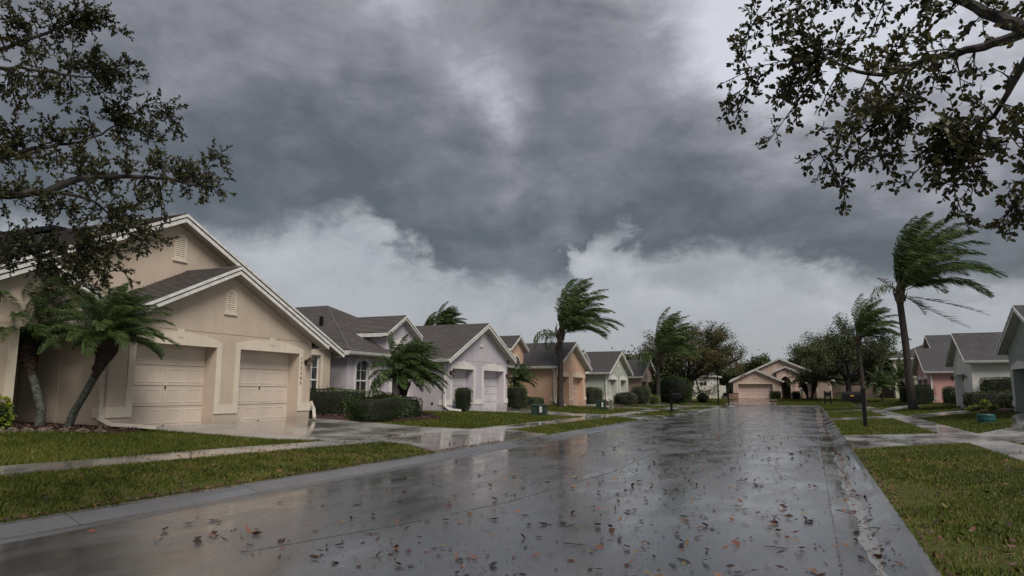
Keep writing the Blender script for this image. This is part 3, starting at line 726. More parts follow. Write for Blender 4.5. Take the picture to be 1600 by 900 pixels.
def house(name, label, org, rz, W, zp, slope, doors, ztop, wall, trim, roof, dmat, uc=None, mirror=False, D=14., tower=None, bay=None, hip=None, lamps=(), vents=(), spouts=(),
          fascia=None, sof=None, gutter=None, panels=(5, 1), raised=False, ou=.45, od=.40, band=True, groove=True, arch=True, cat='house', locks=True):
    T = (lambda p: (W - p[0], p[1], p[2])) if mirror else (lambda p: p)
    h = thing(name, org, rz, label, cat)
    fascia = fascia or M['paint_w']; sof = sof or M['soffit']; gutter = gutter or M['paint_w']
    uc = W / 2 if uc is None else uc
    wt = lambda u: zp - slope * abs(u - uc) - .20
    zl = ztop + .56
    zl = min(zl, min(wt(0), wt(W)) - .02)
    w_ = MB(T); op = [(a, 0, b, ztop) for a, b in doors]
    if groove: op = op + [(-.001, zl, W + .001, zl + .018)]
    wall_cells(w_, [(0, -.4), (W, -.4), (W, wt(W)), (uc, wt(uc)), (0, wt(0))], [(a, -.4, b, t) if False else (a, z0, b, t) for a, z0, b, t in op], 0, .44)
    if groove: w_.box(.012, .014, zl - .01, W - .012, .43, zl + .03)
    w_.box(0, .443, -.4, .2, D, wt(0)); w_.box(W - .2, .443, -.4, W, D, wt(W)); w_.box(.21, D - .2, -.4, W - .21, D, min(wt(0), wt(W)))
    w_.build('wall', wall, h)
    rf = link('roof', None, h)
    m = MB(T); gable_roof(m, uc, zp, slope, -ou, W + ou, -od, D); m.build('shingles', roof, rf)
    f = MB(T); s = MB(T); rake_trim(f, s, uc, zp, slope, -ou, W + ou, -od, 0)
    for a, e_ in ((-ou, -1), (W + ou, 1)):
        ze = zp - slope * abs(a - uc)
        f.box(a, -od + .037, ze - .20, a - e_ * .03, D, ze - .03)
        s.box(min(a - e_ * .03, -.0) if a < 0 else W, 0.0, ze - .20, 0 if a < 0 else a - .03, D, ze - .18)
    f.build('fascia', fascia, rf); s.build('soffit', sof, rf)
    for a, e_ in ((-ou, -1), (W + ou, 1)):
        gt = MB(T); ze = zp - slope * abs(a - uc)
        gt.prism([(a + e_ * .003, -od + .04, ze - .155), (a + e_ * .07, -od + .04, ze - .15), (a + e_ * .11, -od + .04, ze - .035), (a + e_ * .11, -od + .04, ze - .02), (a + e_ * .003, -od + .04, ze - .02)], (0, D, 0)); gt.build('gutter', gutter, rf)
    for a, b in doors:
        sm = MB(T); surround(sm, a, b, ztop, 0.31 if band else 0., rise_side=.15 if arch else .16, rise_mid=.36 if arch else .17, key=arch)
        if band:
            pass
        sm.build('door_surround', trim, h)
        garage_door(h, T, a, b, ztop, dmat, panels, raised=raised, lock=locks)
        fl = MB(T); fl.box(a, .0, -.1, b, .46, .012); fl.build('threshold', M['conc'], h)
    if band:
        ed = [0] + [x for a, b in doors for x in (a - .19, b + .19)] + [W]
        for k in range(0, len(ed), 2):
            if ed[k + 1] - ed[k] > .02:
                a0, a1 = ed[k] + (.0005 if k else -.03), ed[k + 1] - .0005 if k + 2 < len(ed) else ed[k + 1] + .03
                bm = MB(T); bm.box(a0, -.0305, .31, a1, -.0, .57)
                if k == 0: bm.box(-.03, .0001, .31, -.0, .45, .57)
                if k + 2 >= len(ed): bm.box(W, .0001, .31, W + .03, .45, .57)
                bm.build('base_band', trim, h)
    for (u, z, wd, ht) in vents: vent(h, T, u, z, wd, ht, trim)
    for (u, z) in lamps: lantern(h, T, u, z)
    for p in spouts: downspout(h, T, p, gutter)
    if tower:
        u0, u1, d, zpk, sl, zo = tower     # zo: opening top
        ucc = (u0 + u1) / 2; w2 = lambda u: zpk - sl * abs(u - ucc) - .18
        t = link('entry_tower', None, h)
        a0, a1 = ucc - .68, ucc + .68
        m = MB(T); wall_cells(m, [(u0, -.4), (u1, -.4), (u1, w2(u1)), (ucc, w2(ucc)), (u0, w2(u0))], [(a0, 0, a1, zo)], d, .35)
        ap = arch_pts(a0, a1, zo - .55, zo)
        for side in (0, 1):
            pts_ = ap[:8] if side == 0 else ap[7:]
            corner = (a0, zo) if side == 0 else (a1, zo)
            m.prism([(p[0], d + .002, p[1]) for p in pts_] + [(corner[0], d + .002, corner[1])], (0, .34, 0))
        m.box(u0, d + .353, -.4, u0 + .18, d + 3.5, w2(u0)); m.box(u1 - .18, d + .353, -.4, u1, d + 3.5, w2(u1))
        m.build('tower_wall', wall, t)
        m = MB(T); surround(m, a0, a1, zo, 0, jw=.16, rise_side=-.45, rise_mid=.22, d=d - .03, inner_arch=.55); m.build('arch_surround', trim, t)
        m = MB(T); gable_roof(m, ucc, zpk, sl, u0 - .3, u1 + .3, d - .32, d + 5.); m.build('shingles', roof, t)
        f = MB(T); s = MB(T); rake_trim(f, s, ucc, zpk, sl, u0 - .3, u1 + .3, d - .32, d, .16)
        for a, e_ in ((u0 - .3, -1), (u1 + .3, 1)):
            ze = zpk - sl * abs(a - ucc); f.box(a, d - .28, ze - .19, a - e_ * .03, d + 4.6, ze - .02)
        f.build('fascia', fascia, t); s.build('soffit', sof, t)
        m = MB(T); m.box(u0 + .19, d + 2.2, 0, u1 - .19, d + 2.3, zo + .2); m.build('porch_back', wall, t)
        m = MB(T); m.box(ucc - .5, d + 2.14, 0.05, ucc + .5, d + 2.19, 2.1); m.build('front_door', M['door_b'], t)
        m = MB(T); m.box(u0 + .19, d + .36, zo + .22, u1 - .19, d + 2.19, zo + .26); m.build('porch_ceiling', M['soffit'], t)
    if bay:
        u0, u1, d, win = bay              # bay wall with window
        ht = hip[4] - .12 if hip else 2.5
        m = MB(T); ops = [(win[0], win[2], win[1], win[3])] if win else []
        wall_cells(m, [(u0, -.4), (u1, -.4), (u1, ht), (u0, ht)], ops, d, .2); m.box(u0, d + .203, -.4, u0 + .2, D, ht)
        m.build('wall', wall, h)
        if win:
            sm = MB(T); surround(sm, win[0], win[1], win[3], win[2], jw=.13, rise_side=-.08, rise_mid=.22, d=d - .03, inner_arch=.22); sm.build('window_surround', trim, h)
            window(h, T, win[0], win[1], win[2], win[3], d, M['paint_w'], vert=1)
    if hip:
        u0, u1, d0, d1, ze, sl = hip
        m = MB(T); hip_roof(m, u0, u1, d0, d1, ze, sl); m.build('shingles', roof, rf)
        f = MB(T); f.box(u0, d0, ze - .2, u1, d0 + .03, ze - .02); f.box(u0, d0 + .033, ze - .2, u0 + .03, d1, ze - .02); f.box(u1 - .03, d0 + .033, ze - .2, u1, d1, ze - .02)
        f.build('fascia', fascia, rf)
        s = MB(T); s.box(u0 + .032, d0 + .034, ze - .19, u1 - .032, d1 - .03, ze - .17); s.build('soffit', sof, rf)
        gt = MB(T); gt.prism([(u0 - .02, d0 - .003, ze - .155), (u0 - .02, d0 - .07, ze - .15), (u0 - .02, d0 - .11, ze - .03), (u0 - .02, d0 - .003, ze - .03)], ((bay[1] if bay else 0) - u0 + .0, 0, 0)); gt.build('gutter', gutter, rf)
    return h, T, rf
# ---- house 1: tan, nearest, two garage doors, big gable behind, entry gable to the left
Z0 = .65
h1, T1, rf1 = house('tan_house', 'nearest house, tan stucco with two panelled cream garage doors and a tall double gable', (-16, 12.3, Z0), R(90), 7.68, 4.66, .463,
    [(.70, 3.40), (4.32, 7.04)], 2.23, M['tan'], M['tan_trim'], M['roof'], M['paint_t'], uc=3.78, D=1.85, panels=(4, 4), raised=True, gutter=M['gutter'], sof=M['soffit'],
    lamps=[(7.38, 1.95)], vents=[(3.84, 3.30, .40, .70)],
    spouts=[[(-.05, .12, 2.55), (-.07, .12, .32), (.05, -.12, .16), (.95, -.62, .055)], [(7.74, .0, .60), (7.82, -.08, .34), (7.45, -.42, .06)], [(-.40, .1, 2.62), (-.3, .1, 2.45), (-.08, .12, 2.5)]])
mg = MB(); out = [(-4.5, -.4), (11.26, -.4), (11.26, 2.56), (3.37, 6.18), (-4.5, 2.56)]
wall_cells(mg, out, [(-4.6, -.5, .0, 2.95), (9.10, .45, 10.62, 2.38), (.2, -.5, 7.48, 2.5)], 1.9, .25)
mg.box(11.01, 2.153, -.4, 11.26, 14, 2.45)
mg.build('wall', M['tan'], h1)
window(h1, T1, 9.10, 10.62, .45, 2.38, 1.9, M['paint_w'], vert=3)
sm = MB(); surround(sm, 9.10, 10.62, 2.38, .45, jw=.14, rise_side=.05, rise_mid=.26, d=1.87); sm.build('window_surround', M['tan_trim'], h1)
vent(h1, T1, 3.55, 5.02, .44, .80, M['tan_trim'], d=1.87)
mr = link('main_roof', None, h1)
m = MB(); gable_roof(m, 3.37, 6.38, .463, -5.2, 11.62, 1.5, 15); m.build('shingles', M['roof'], mr)
f = MB(); s = MB(); rake_trim(f, s, 3.37, 6.38, .463, -5.2, 11.62, 1.5, 1.9, .22)
f.box(11.585, 1.54, 2.33, 11.62, 15, 2.53); s.box(11.27, 1.9, 2.33, 11.58, 15, 2.35); f.build('fascia', M['paint_w'], mr); s.build('soffit', M['soffit'], mr)
g = MB(); g.prism([(11.622, 1.5, 2.39), (11.69, 1.5, 2.40), (11.73, 1.5, 2.50), (11.622, 1.5, 2.52)], (0, 13, 0)); g.build('gutter', M['gutter'], mr)
rv = MB(); rv.box(2.9, 7.0, 6.30, 3.84, 10.5, 6.46); rv.build('ridge_vent', M['black'], mr)
# entry gable on the left
en = link('entry_gable', None, h1)
m = MB(); m.prism([(-4.5, 1.5, 2.55), (0., 1.5, 2.55), (.52, 1.5, 3.26), (-1.0, 1.5, 3.99), (-4.0, 1.5, 2.551)], (0, .3, 0))
m.box(-4.5, 1.5, -.4, -1.32, 1.8, 2.549); m.box(-.02, 1.80, -.4, .2, 3.9, 3.0); m.build('wall', M['tan'], en)
m = MB(); m.prism([(-1.32, 1.46, -.1), (-1.52, 1.46, -.1), (-1.52, 1.46, 2.72), (.0, 1.46, 2.90), (0., 1.46, 2.56), (-1.32, 1.46, 2.50)], (0, .036, 0)); m.build('opening_surround', M['tan_trim'], en)
m = MB(); gable_roof(m, -1.0, 4.22, .463, -4.6, .78, 1.2, 3.2); m.build('shingles', M['roof'], en)
f = MB(); s = MB(); rake_trim(f, s, -1.0, 4.22, .463, -4.6, .78, 1.2, 1.5, .20); f.box(.75, 1.24, 3.19, .80, 2.6, 3.38); f.build('fascia', M['paint_w'], en); s.build('soffit', M['soffit'], en)
m = MB(); m.box(-5, 3.35, -.2, 0, 3.5, 3); m.build('porch_back', M['tan'], en)
m = MB(); m.box(-1.5, 3.29, .08, -.42, 3.34, 2.25); m.build('front_door', M['dark'], en)
m = MB(); m.box(-.42, 3.26, .08, -.22, 3.345, 2.45); m.build('door_jamb', M['tan_trim'], en)
m = MB(); m.box(-4.5, .9, -.3, -.05, 3.34, .075); m.build('porch_slab', M['conc'], en)
m = MB(); m.box(-4.4, 1.8, 2.6, -.03, 3.34, 2.65); m.build('porch_ceiling', M['soffit'], en)
m = MB(); m.box(-.012, 2.55, 1.05, -.0, 2.63, 1.18); m.box(-.03, 2.2, .42, -.0, 2.30, .54); m.build('wall_socket', M['bronze'], h1)
# house number cut in plastic numerals, reading down the right-hand surround
for i, ch in enumerate("172580"):
    cu = bpy.data.curves.new('digit', 'FONT'); cu.body = ch; cu.size = .15; cu.extrude = .006; cu.align_x = 'CENTER'
    o = bpy.data.objects.new('tmp', cu); COL.objects.link(o); dg = bpy.context.evaluated_depsgraph_get()
    me = bpy.data.meshes.new_from_object(o.evaluated_get(dg)); bpy.data.objects.remove(o)
    me.materials.clear(); me.materials.append(M['digit'])
    link('house_numeral', me, h1, (7.14, -.037, 2.02 - i * .165), (R(90), 0, 0))

# ---- house 2: lilac
BAY = (-5.35, -2.45, 1.9, (-4.72, -3.74, .55, 2.30))
spo = lambda: [[(-.07, .10, 2.40), (-.07, .10, .30), (.02, -.10, .14), (.55, -.45, .06)], [(-.42, .1, 2.5), (-.3, .1, 2.42), (-.09, .10, 2.36)]]
h2, T2, r2 = house('lilac_house', 'lilac stucco house with pale roll-up garage doors, arched entry tower and bay window', (-16, 30.05, Z0), R(90), 7.25, 4.52, .463,
    [(.50, 2.85), (4.05, 6.72)], 2.07, M['purple'], M['white_trim'], M['roof'], M['door_p'], uc=3.9, tower=(-2.45, 0., 1.9, 4.52, .58, 3.2), bay=BAY, hip=(-5.8, 4.8, 1.5, 15, 2.66, .5),
    lamps=[(.26, 1.85), (7.10, 1.85)], vents=[(3.75, 3.35, .34, .5)], spouts=spo(), gutter=M['paint_w'], sof=M['soffit_g'])
m = MB(); m.box(-.02, .75, .33, -.0, .85, .45); m.build('wall_socket', M['bronze'], h2)
m = MB(); m.box(-3.2, 5.0, 4.05, -3.05, 5.12, 4.45); m.build('vent_pipe', M['black'], r2)
h3, T3, r3 = house('peach_house', 'peach stucco house behind the tall bent palm, arched entry tower on its left', (-16, 45.75, Z0), R(90), 6.9, 4.50, .463,
    [(.45, 2.75), (3.65, 6.25)], 2.0, M['peach'], M['peach_trim'], M['roof2'], M['door_pe'], tower=(-2.5, 0., 2.4, 4.72, .58, 3.3), bay=(-5.35, -2.5, 2.4, (-4.7, -3.7, .55, 2.3)), hip=(-5.8, 4.8, 2.0, 15, 2.66, .5),
    lamps=[(.22, 1.85), (6.70, 1.85)], vents=[(3.45, 3.2, .3, .5)], spouts=spo(), sof=M['soffit_g'])
h4, T4, r4 = house('sage_house', 'pale sage green house with two narrow garage doors, fourth along the left side', (-16, 59.0, Z0), R(90), 7.5, 4.55, .463,
    [(.8, 3.1), (4.4, 6.8)], 2.0, M['sage'], M['white_trim'], M['roof2'], M['door_s'], tower=(-2.45, 0., 1.9, 4.4, .58, 3.2), bay=BAY, hip=(-5.8, 4.8, 1.5, 15, 2.66, .46),
    lamps=[(.3, 1.85)], vents=[(3.75, 3.2, .3, .5)], spouts=spo(), sof=M['soffit_g'])
h5, T5, r5 = house('taupe_house', 'taupe house with dark brown garage doors beside the shaggy palms, far left row', (-16, 71.6, Z0), R(90), 6.9, 4.30, .463,
    [(.6, 2.9), (3.8, 6.3)], 2.0, M['taupe'], M['peach_trim'], M['roof2'], M['door_b'], bay=(-5.35, 0, 1.9, None), hip=(-5.8, 4.8, 1.5, 15, 2.66, .42), vents=[(3.45, 3.1, .3, .5)], sof=M['soffit_g'])

# ---- right-hand side
h6, T6, r6 = house('grey_green_house', 'grey-green stucco house cut off by the right edge, nearest on the right', (9, 41.4, Z0 - .05), R(-90), 7.0, 4.82, .463,
    [(.55, 3.0), (3.95, 6.5)], 2.05, M['mint'], M['white_trim'], M['roof3'], M['door_m'], uc=3.5, sof=M['soffit_g'], vents=[(3.5, 3.4, .34, .5)], D=12)
h7, T7, r7 = house('white_house', 'white stucco house with one garage door and large slate roof, right side', (9, 56.2, Z0 - .05), R(-90), 5.8, 4.72, .55,
    [(.7, 3.3)], 2.1, M['white'], M['white_trim'], M['roof3'], M['door_w'], uc=2.9, sof=M['soffit_g'], lamps=[(.35, 1.9), (4.3, 1.9)], vents=[(2.9, 3.25, .3, .45)], D=16, arch=False, band=False)
h8, T8, r8 = house('pink_house', 'salmon pink house with two garage doors behind the tall palm trunk, right side', (9, 74.6, Z0), R(-90), 7.2, 4.65, .5,
    [(.7, 3.0), (4.0, 6.4)], 2.0, M['pink'], M['white_trim'], M['roof3'], M['door_pi'], uc=3.6, sof=M['soffit_g'], D=14, spouts=[[(7.28, .15, 2.4), (7.28, .15, .1)]], lamps=[(3.5, 1.8)])
m = MB(); gable_roof(m, -4.3, 6.35, .5, -11, 2.6, 1.5, 15); m.build('shingles', M['roof3'], r8)
f = MB(); s = MB(); rake_trim(f, s, -4.3, 6.35, .5, -11, 2.6, 1.5, 1.9, .2); f.build('fascia', M['paint_w'], r8); s.build('soffit', M['soffit_g'], r8)
m = MB(); m.prism([(-10.6, 1.9, -.4), (2.3, 1.9, -.4), (2.3, 1.9, 2.8), (-4.3, 1.9, 6.1), (-10.6, 1.9, 2.9)], (0, .25, 0)); m.build('wall', M['pink'], h8)

# ---- the house across the end of the street
h9, T9, r9 = house('dusty_pink_house', 'dusty pink house closing the end of the street, one wide garage door', (-9.7, 100, .68), 0, 5.9, 3.92, .47,
    [(.62, 5.02)], 1.95, M['endpink'], M['peach_trim'], M['roof2'], M['door_e'], uc=2.95, arch=False, band=False, groove=False, panels=(4, 1), D=4, vents=[(2.95, 2.75, .4, .5)], locks=False)
m = MB(); wall_cells(m, [(5.5, -.4), (7.75, -.4), (7.75, 3.7), (6.6, 4.0), (5.5, 3.7)], [(6.0, 0, 7.2, 2.95)], 1.2, .3); m.box(5.5, 1.503, -.4, 5.7, 4, 3.6); m.box(7.55, 1.503, -.4, 7.75, 4, 3.6)
m.prism([(5.51, 2.9, -.4), (12.2, 2.9, -.4), (12.2, 2.9, 2.45), (5.9, 2.9, 5.2), (0, 2.9, 2.5), (5.5, 2.9, 2.5)], (0, .25, 0)); m.build('wall', M['endpink'], h9)
m = MB(); surround(m, 6.0, 7.2, 2.95, 0, jw=.16, rise_side=-.35, rise_mid=.22, d=1.17, key=False, inner_arch=.5); m.build('arch_surround', M['peach_trim'], h9)
m = MB(); gable_roof(m, 6.62, 4.28, .46, 5.15, 8.1, .85, 4.5); gable_roof(m, 5.9, 5.45, .45, -.6, 12.6, 2.5, 14); m.build('shingles', M['roof2'], r9)
f = MB(); s = MB(); rake_trim(f, s, 6.62, 4.28, .46, 5.15, 8.1, .85, 1.2, .17); rake_trim(f, s, 5.9, 5.45, .45, -.6, 12.6, 2.5, 2.9, .2); f.build('fascia', M['paint_w'], r9); s.build('soffit', M['soffit'], r9)
m = MB(); m.box(6.2, 2.6, .02, 7.0, 2.66, 2.05); m.build('front_door', M['dark'], h9)
m = MB(); m.box(10.35, 1.4, -.4, 11.9, 2.88, 2.45); m.build('wing_wall', M['endpink'], h9)
m = MB(); m.box(10.30, 1.36, .0, 10.52, 1.398, 2.3); m.box(11.72, 1.36, .0, 11.94, 1.398, 2.3); m.build('corner_trim', M['peach_trim'], h9)
m = MB(); hip_roof(m, 9.9, 12.4, 1.0, 4.5, 2.7, .46); m.build('shingles', M['roof2'], r9)
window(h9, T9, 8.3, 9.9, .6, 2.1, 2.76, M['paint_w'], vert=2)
m = MB(); m.box(8.6, 2.3, .0, 10.2, 2.6, 1.0); m.build('planter_wall', M['endpink'], h9)

# ---- more distant buildings seen between the trees
def simple_house(name, label, x, y, z, wx, wy, hh, wall, roof, slope=.45, gable=None, win=()):
    h = thing(name, (x, y, z), 0, label, 'house')
    m = MB(); m.box(0, 0, -.5, wx, wy, hh); m.build('wall', wall, h)
    rf = link('roof', None, h); m = MB(); hip_roof(m, -.4, wx + .4, -.4, wy + .4, hh + .15, slope); m.build('shingles', roof, rf)
    f = MB(); f.box(-.4, -.4, hh - .05, wx + .4, -.37, hh + .14); f.box(-.4, -.367, hh - .05, -.37, wy + .4, hh + .14); f.box(wx + .37, -.367, hh - .05, wx + .4, wy + .4, hh + .14); f.box(-.366, -.366, hh - .04, wx + .366, wy + .36, hh - .02); f.build('fascia', M['paint_w'], rf)
    for (a, b, c, d) in win:
        w_ = link('window', None, h)
        m = MB(); m.box(a - .06, -.05, b - .06, c + .06, -.002, b); m.box(a - .06, -.05, d, c + .06, -.002, d + .06); m.box(a - .06, -.05, b, a, -.002, d); m.box(c, -.05, b, c + .06, -.002, d); m.box((a + c) / 2 - .02, -.04, b, (a + c) / 2 + .02, -.002, d); m.build('window_frame', M['paint_w'], w_)
        m = MB(); m.face([(a, -.006, b), (c, -.006, b), (c, -.006, d), (a, -.006, d)]); m.build('pane', M['glassdark'], w_)
    return h
M['glassdark'] = pmat('dark_window_glass', (.03, .035, .038), .08, .2, 1.2)
simple_house('white_house', 'low white house behind the oak at the far end, left of the dusty pink house', -25, 104, .75, 12, 9, 3.0, M['white'], M['roof3'], win=[(8.6, .9, 9.6, 2.3), (10.4, 1.0, 11.3, 2.2), (5, .9, 6.3, 2.3)])
simple_house('cream_house', 'cream house glimpsed behind the oak trunk, far left', -24.5, 94, .75, 8, 8, 2.9, M['cream'], M['roof2'], win=[(5.5, .8, 6.5, 2.2), (2, .8, 3.2, 2.2)])
simple_house('salmon_house', 'taller salmon house whose wall shows above the taupe house roof', -25, 84, .8, 7, 9, 4.9, M['endpink'], M['endpink'], .10)
simple_house('cream_two_storey_house', 'cream two-storey house with dark hip roof, partly hidden by the tall palm trunk', 10.3, 107, .7, 9, 10, 5.2, M['cream'], M['roof2'], .42, win=[(.6, 3.4, 1.7, 4.6), (3, 3.4, 4.2, 4.6), (.6, .9, 1.8, 2.2)])
# fences, each board a part
def fence(name, label, p0, p1, hgt, mat, bw=.16, cat='fence', gap=.012, rails=True):
    a, b = Vector(p0), Vector(p1); L = (b - a).length; f = thing(name, (a.x, a.y, a.z), math.atan2(b.y - a.y, b.x - a.x), label, cat)
    n = int(L / bw); mb = MB(); mb.box(gap / 2, 0, .03, bw - gap / 2, .02, hgt); me = mb.mesh('board', mat)
    for k in range(n): link('board', me, f, (k * bw, 0, random.Random(k).uniform(-.01, .01)))
    k = 0.
    while k <= L: m = MB(); m.box(k - .05, .022, -.2, k + .05, .12, hgt + .05); m.build('post', mat, f); k += 2.44
    if rails: m = MB(); m.box(0, .0205, hgt * .25, L, .06, hgt * .25 + .09); m.box(0, .0205, hgt * .8, L, .06, hgt * .8 + .09); m.build('rail', mat, f)
fence('board_fence', 'brown board fence behind the lawn, right of the dusty pink house', (2.5, 108, .74), (12, 110, .75), 1.75, M['fence_br'], .19)
fence('vinyl_fence', 'white plank fence between the far oak and the dusty pink house', (-15.8, 98, .66), (-10.6, 99.5, .68), 1.75, M['vinyl'], .3)
# ------------------------------------------------------------------ mailboxes, utility boxes
def mailbox(loc, rz, label, hgt=1.1, L=.75, group=None, sticker=False, topper=True):
    b = thing('mailbox', loc, rz, label, 'mailbox', group)
    m = MB(); m.box(-.075, -.075, -.25, .075, .075, hgt + .42); m.build('post', M['black'], b)
    m = MB(); m.box(-.11, -.11, hgt + .421, .11, .11, hgt + .46); m.prism([(-.1, -.1, hgt + .461), (.1, -.1, hgt + .461), (0, -.1, hgt + .53)], (0, .2, 0)); m.build('post_cap', M['black'], b)
    # box runs along -x from the post, rounded top
    prof = [(-.15, hgt), (-.15, hgt + .24)] + [(-.15 * math.cos(math.pi * i / 10), hgt + .24 + .13 * math.sin(math.pi * i / 10)) for i in range(1, 10)] + [(.15, hgt + .24), (.15, hgt)]
    m = MB(); m.prism([(-L - .03, p[0], p[1]) for p in prof], (L - .05, 0, 0)); m.build('letter_box', M['black'], b)
    m = MB(); m.prism([(-L - .055, p[0] * 1.06, hgt + (p[1] - hgt) * 1.04 - .005) for p in prof], (.022, 0, 0)); dr = m.build('door', M['black'], b)
    m = MB(); m.box(-L - .085, -.03, hgt + .13, -L - .056, .03, hgt + .155); m.build('handle', M['black'], dr)
    m = MB()
    for k in range(4): m.prism([(-.056, -.04, hgt - .42 + k * .1), (-.056, -.04, hgt - .365 + k * .1), (-.056 - .40 + k * .09, -.04, hgt - .03), (-.056 - .44 + k * .09, -.04, hgt - .03)], (0, .08, 0))
    m.box(-.52, -.045, hgt - .03, -.056, .045, hgt - .002); m.build('scroll_brace', M['black'], b)
    m = MB(); m.box(-L * .45, -.165, hgt + .1, -L * .45 + .03, -.152, hgt + .28); m.build('flag', M['black'], b)
    if sticker:
        m = MB(); m.box(-.50, -.1535, hgt + .17, -.36, -.151, hgt + .215); m.build('yellow_label', M['yellow'], b)
    return b
mailbox((2.0, 33.4, .12), 0, 'nearest mailbox, large black box with yellow sticker on a square post, right verge', 1.12, .78, sticker=True)
mailbox((-9.3, 51.5, .13), math.pi, 'black mailbox on the left verge in front of the sage house', 1.0, .6)
mailbox((1.33, 86.6, .18), math.pi, 'left one of two dark mailboxes side by side at the head of the street', 1.0, .55)
mailbox((1.95, 86.9, .2), 0, 'right one of two dark mailboxes side by side at the head of the street', 1.0, .55)
mailbox((-8.9, 85.6, .12), 0, 'small dark mailbox by the brick drive of the dusty pink house', 1.0, .5)

def tbox(name, loc, rz, sx_, sy_, sz_, mat, label, cat, lid=.06, sticker=True):
    b = thing(name, loc, rz, label, cat)
    m = MB(); m.prism([(-sx_ / 2, -sy_ / 2, -.05), (sx_ / 2, -sy_ / 2, -.05), (sx_ / 2, -sy_ / 2, sz_ - lid), (-sx_ / 2, -sy_ / 2, sz_ - lid)], (0, sy_, 0)); m.build('cabinet', mat, b)
    m = MB(); a = .03; z = sz_ - lid
    m.box(-sx_ / 2 - a, -sy_ / 2 - a, z + .002, sx_ / 2 + a, sy_ / 2 + a, z + lid * .5)
    lo = [(-sx_ / 2 - a, -sy_ / 2 - a), (sx_ / 2 + a, -sy_ / 2 - a), (sx_ / 2 + a, sy_ / 2 + a), (-sx_ / 2 - a, sy_ / 2 + a)]; hi = [(p[0] * .78, p[1] * .78) for p in lo]
    for i in range(4):
        j = (i + 1) % 4; m.face([(*lo[i], z + lid * .5), (*lo[j], z + lid * .5), (*hi[j], z + lid), (*hi[i], z + lid)])
    m.face([(*p, z + lid) for p in hi]); m.build('lid', mat, b)
    m = MB(); m.box(-.02, -sy_ / 2 - .012, .05, .02, -sy_ / 2 - .001, sz_ - lid - .03); m.build('door_seam', M['black'], b)
    if sticker: m = MB(); m.box(sx_ * .12, -sy_ / 2 - .016, sz_ * .3, sx_ * .30, -sy_ / 2 - .0125, sz_ * .8); m.build('sticker', M['label'], b)
    return b
tbox('transformer_box', (-13.3, 35.3, .34), R(8), .74, .66, .62, M['greenbox'], 'dark green transformer cabinet on the lawn in front of the lilac house', 'utility box', .1)
tbox('utility_cabinet', (-13.4, 47.7, .35), R(5), .62, .58, .68, M['greenbox'], 'green utility cabinet in front of the peach house, left of the pale pedestal', 'utility box')
tbox('utility_pedestal', (-12.9, 48.4, .32), R(5), .26, .26, .70, M['greybox'], 'narrow pale grey-green utility pedestal beside the green cabinet', 'utility box', .04, False)
wc = thing('irrigation_box', (6.45, 34.1, .34), 0, 'low ribbed teal plastic box on the lawn before the grey-green house', 'utility box')
m = MB(); m.lathe((0, 0, 0), [(.33, -.03), (.34, .08), (.30, .09), (.30, .12), (.34, .13), (.34, .22), (.30, .23), (.30, .26), (.33, .27), (.33, .33), (.001, .33)], 16); m.build('ribbed_body', M['tealbox'], wc)
m = MB(); m.lathe((0, 0, 0), [(.31, .331), (.30, .36), (.001, .37)], 16); m.build('lid', M['tealbox'], wc)
lp = thing('lamp_post', (-9.85, 84.2, .15), 0, 'slim dark street lamp post under the far oak, left side', 'lamp post')
m = MB(); m.tube([(0, 0, -.2), (0, 0, 4.1)], [.09, .06], 8); m.lathe((0, 0, 0), [(.16, 0), (.16, .1), (.1, .35)], 10); m.build('pole', M['black'], lp)
m = MB(); m.lathe((0, 0, 4.1), [(.06, 0), (.2, .1), (.24, .45), (.12, .6), (.001, .68)], 10); m.build('lamp_head', M['black'], lp)
bb = thing('bin', (-9.9, 99.0, .66), R(10), 'brown slatted box left of the wide garage door at the end house', 'storage box')
m = MB(); m.box(-.9, -.35, 0, .9, .35, .18); m.box(-.92, -.37, .22, .92, .37, .42); m.box(-.92, -.37, .46, .92, .37, .68); m.build('slatted_side', M['door_b'], bb)
m = MB(); m.box(-.95, -.4, .69, .95, .4, .76); m.build('lid', M['black'], bb)

# ------------------------------------------------------------------ mulch bed and edging stones by the tan house
rng = np.random.default_rng(11)
def chips(name, polys, n, mat, sz=(.02, .07), seed=1, lift=.02):
    r = np.random.default_rng(seed); P = []
    ar = [area(p) for p in polys]; tot = sum(ar)
    for p, a in zip(polys, ar):
        xs = [q[0] for q in p]; ys = [q[1] for q in p]; k = 0
        while k < n * a / tot:
            x = r.uniform(min(xs), max(xs)); y = r.uniform(min(ys), max(ys))
            if inside(p, x, y): P.append((x, y)); k += 1
    P = np.array(P); return P
def inside(p, x, y):
    s = False
    for i in range(len(p)):
        x0, y0 = p[i][:2]; x1, y1 = p[(i + 1) % len(p)][:2]
        if (y0 > y) != (y1 > y) and x < (x1 - x0) * (y - y0) / (y1 - y0) + x0: s = not s
    return s
def inside_n(p, X, Y):
    s = np.zeros(len(X), bool)
    for i in range(len(p)):
        x0, y0 = p[i][:2]; x1, y1 = p[(i + 1) % len(p)][:2]
        if y0 == y1: continue
        s ^= ((y0 > Y) != (y1 > Y)) & (X < (x1 - x0) * (Y - y0) / (y1 - y0) + x0)
    return s
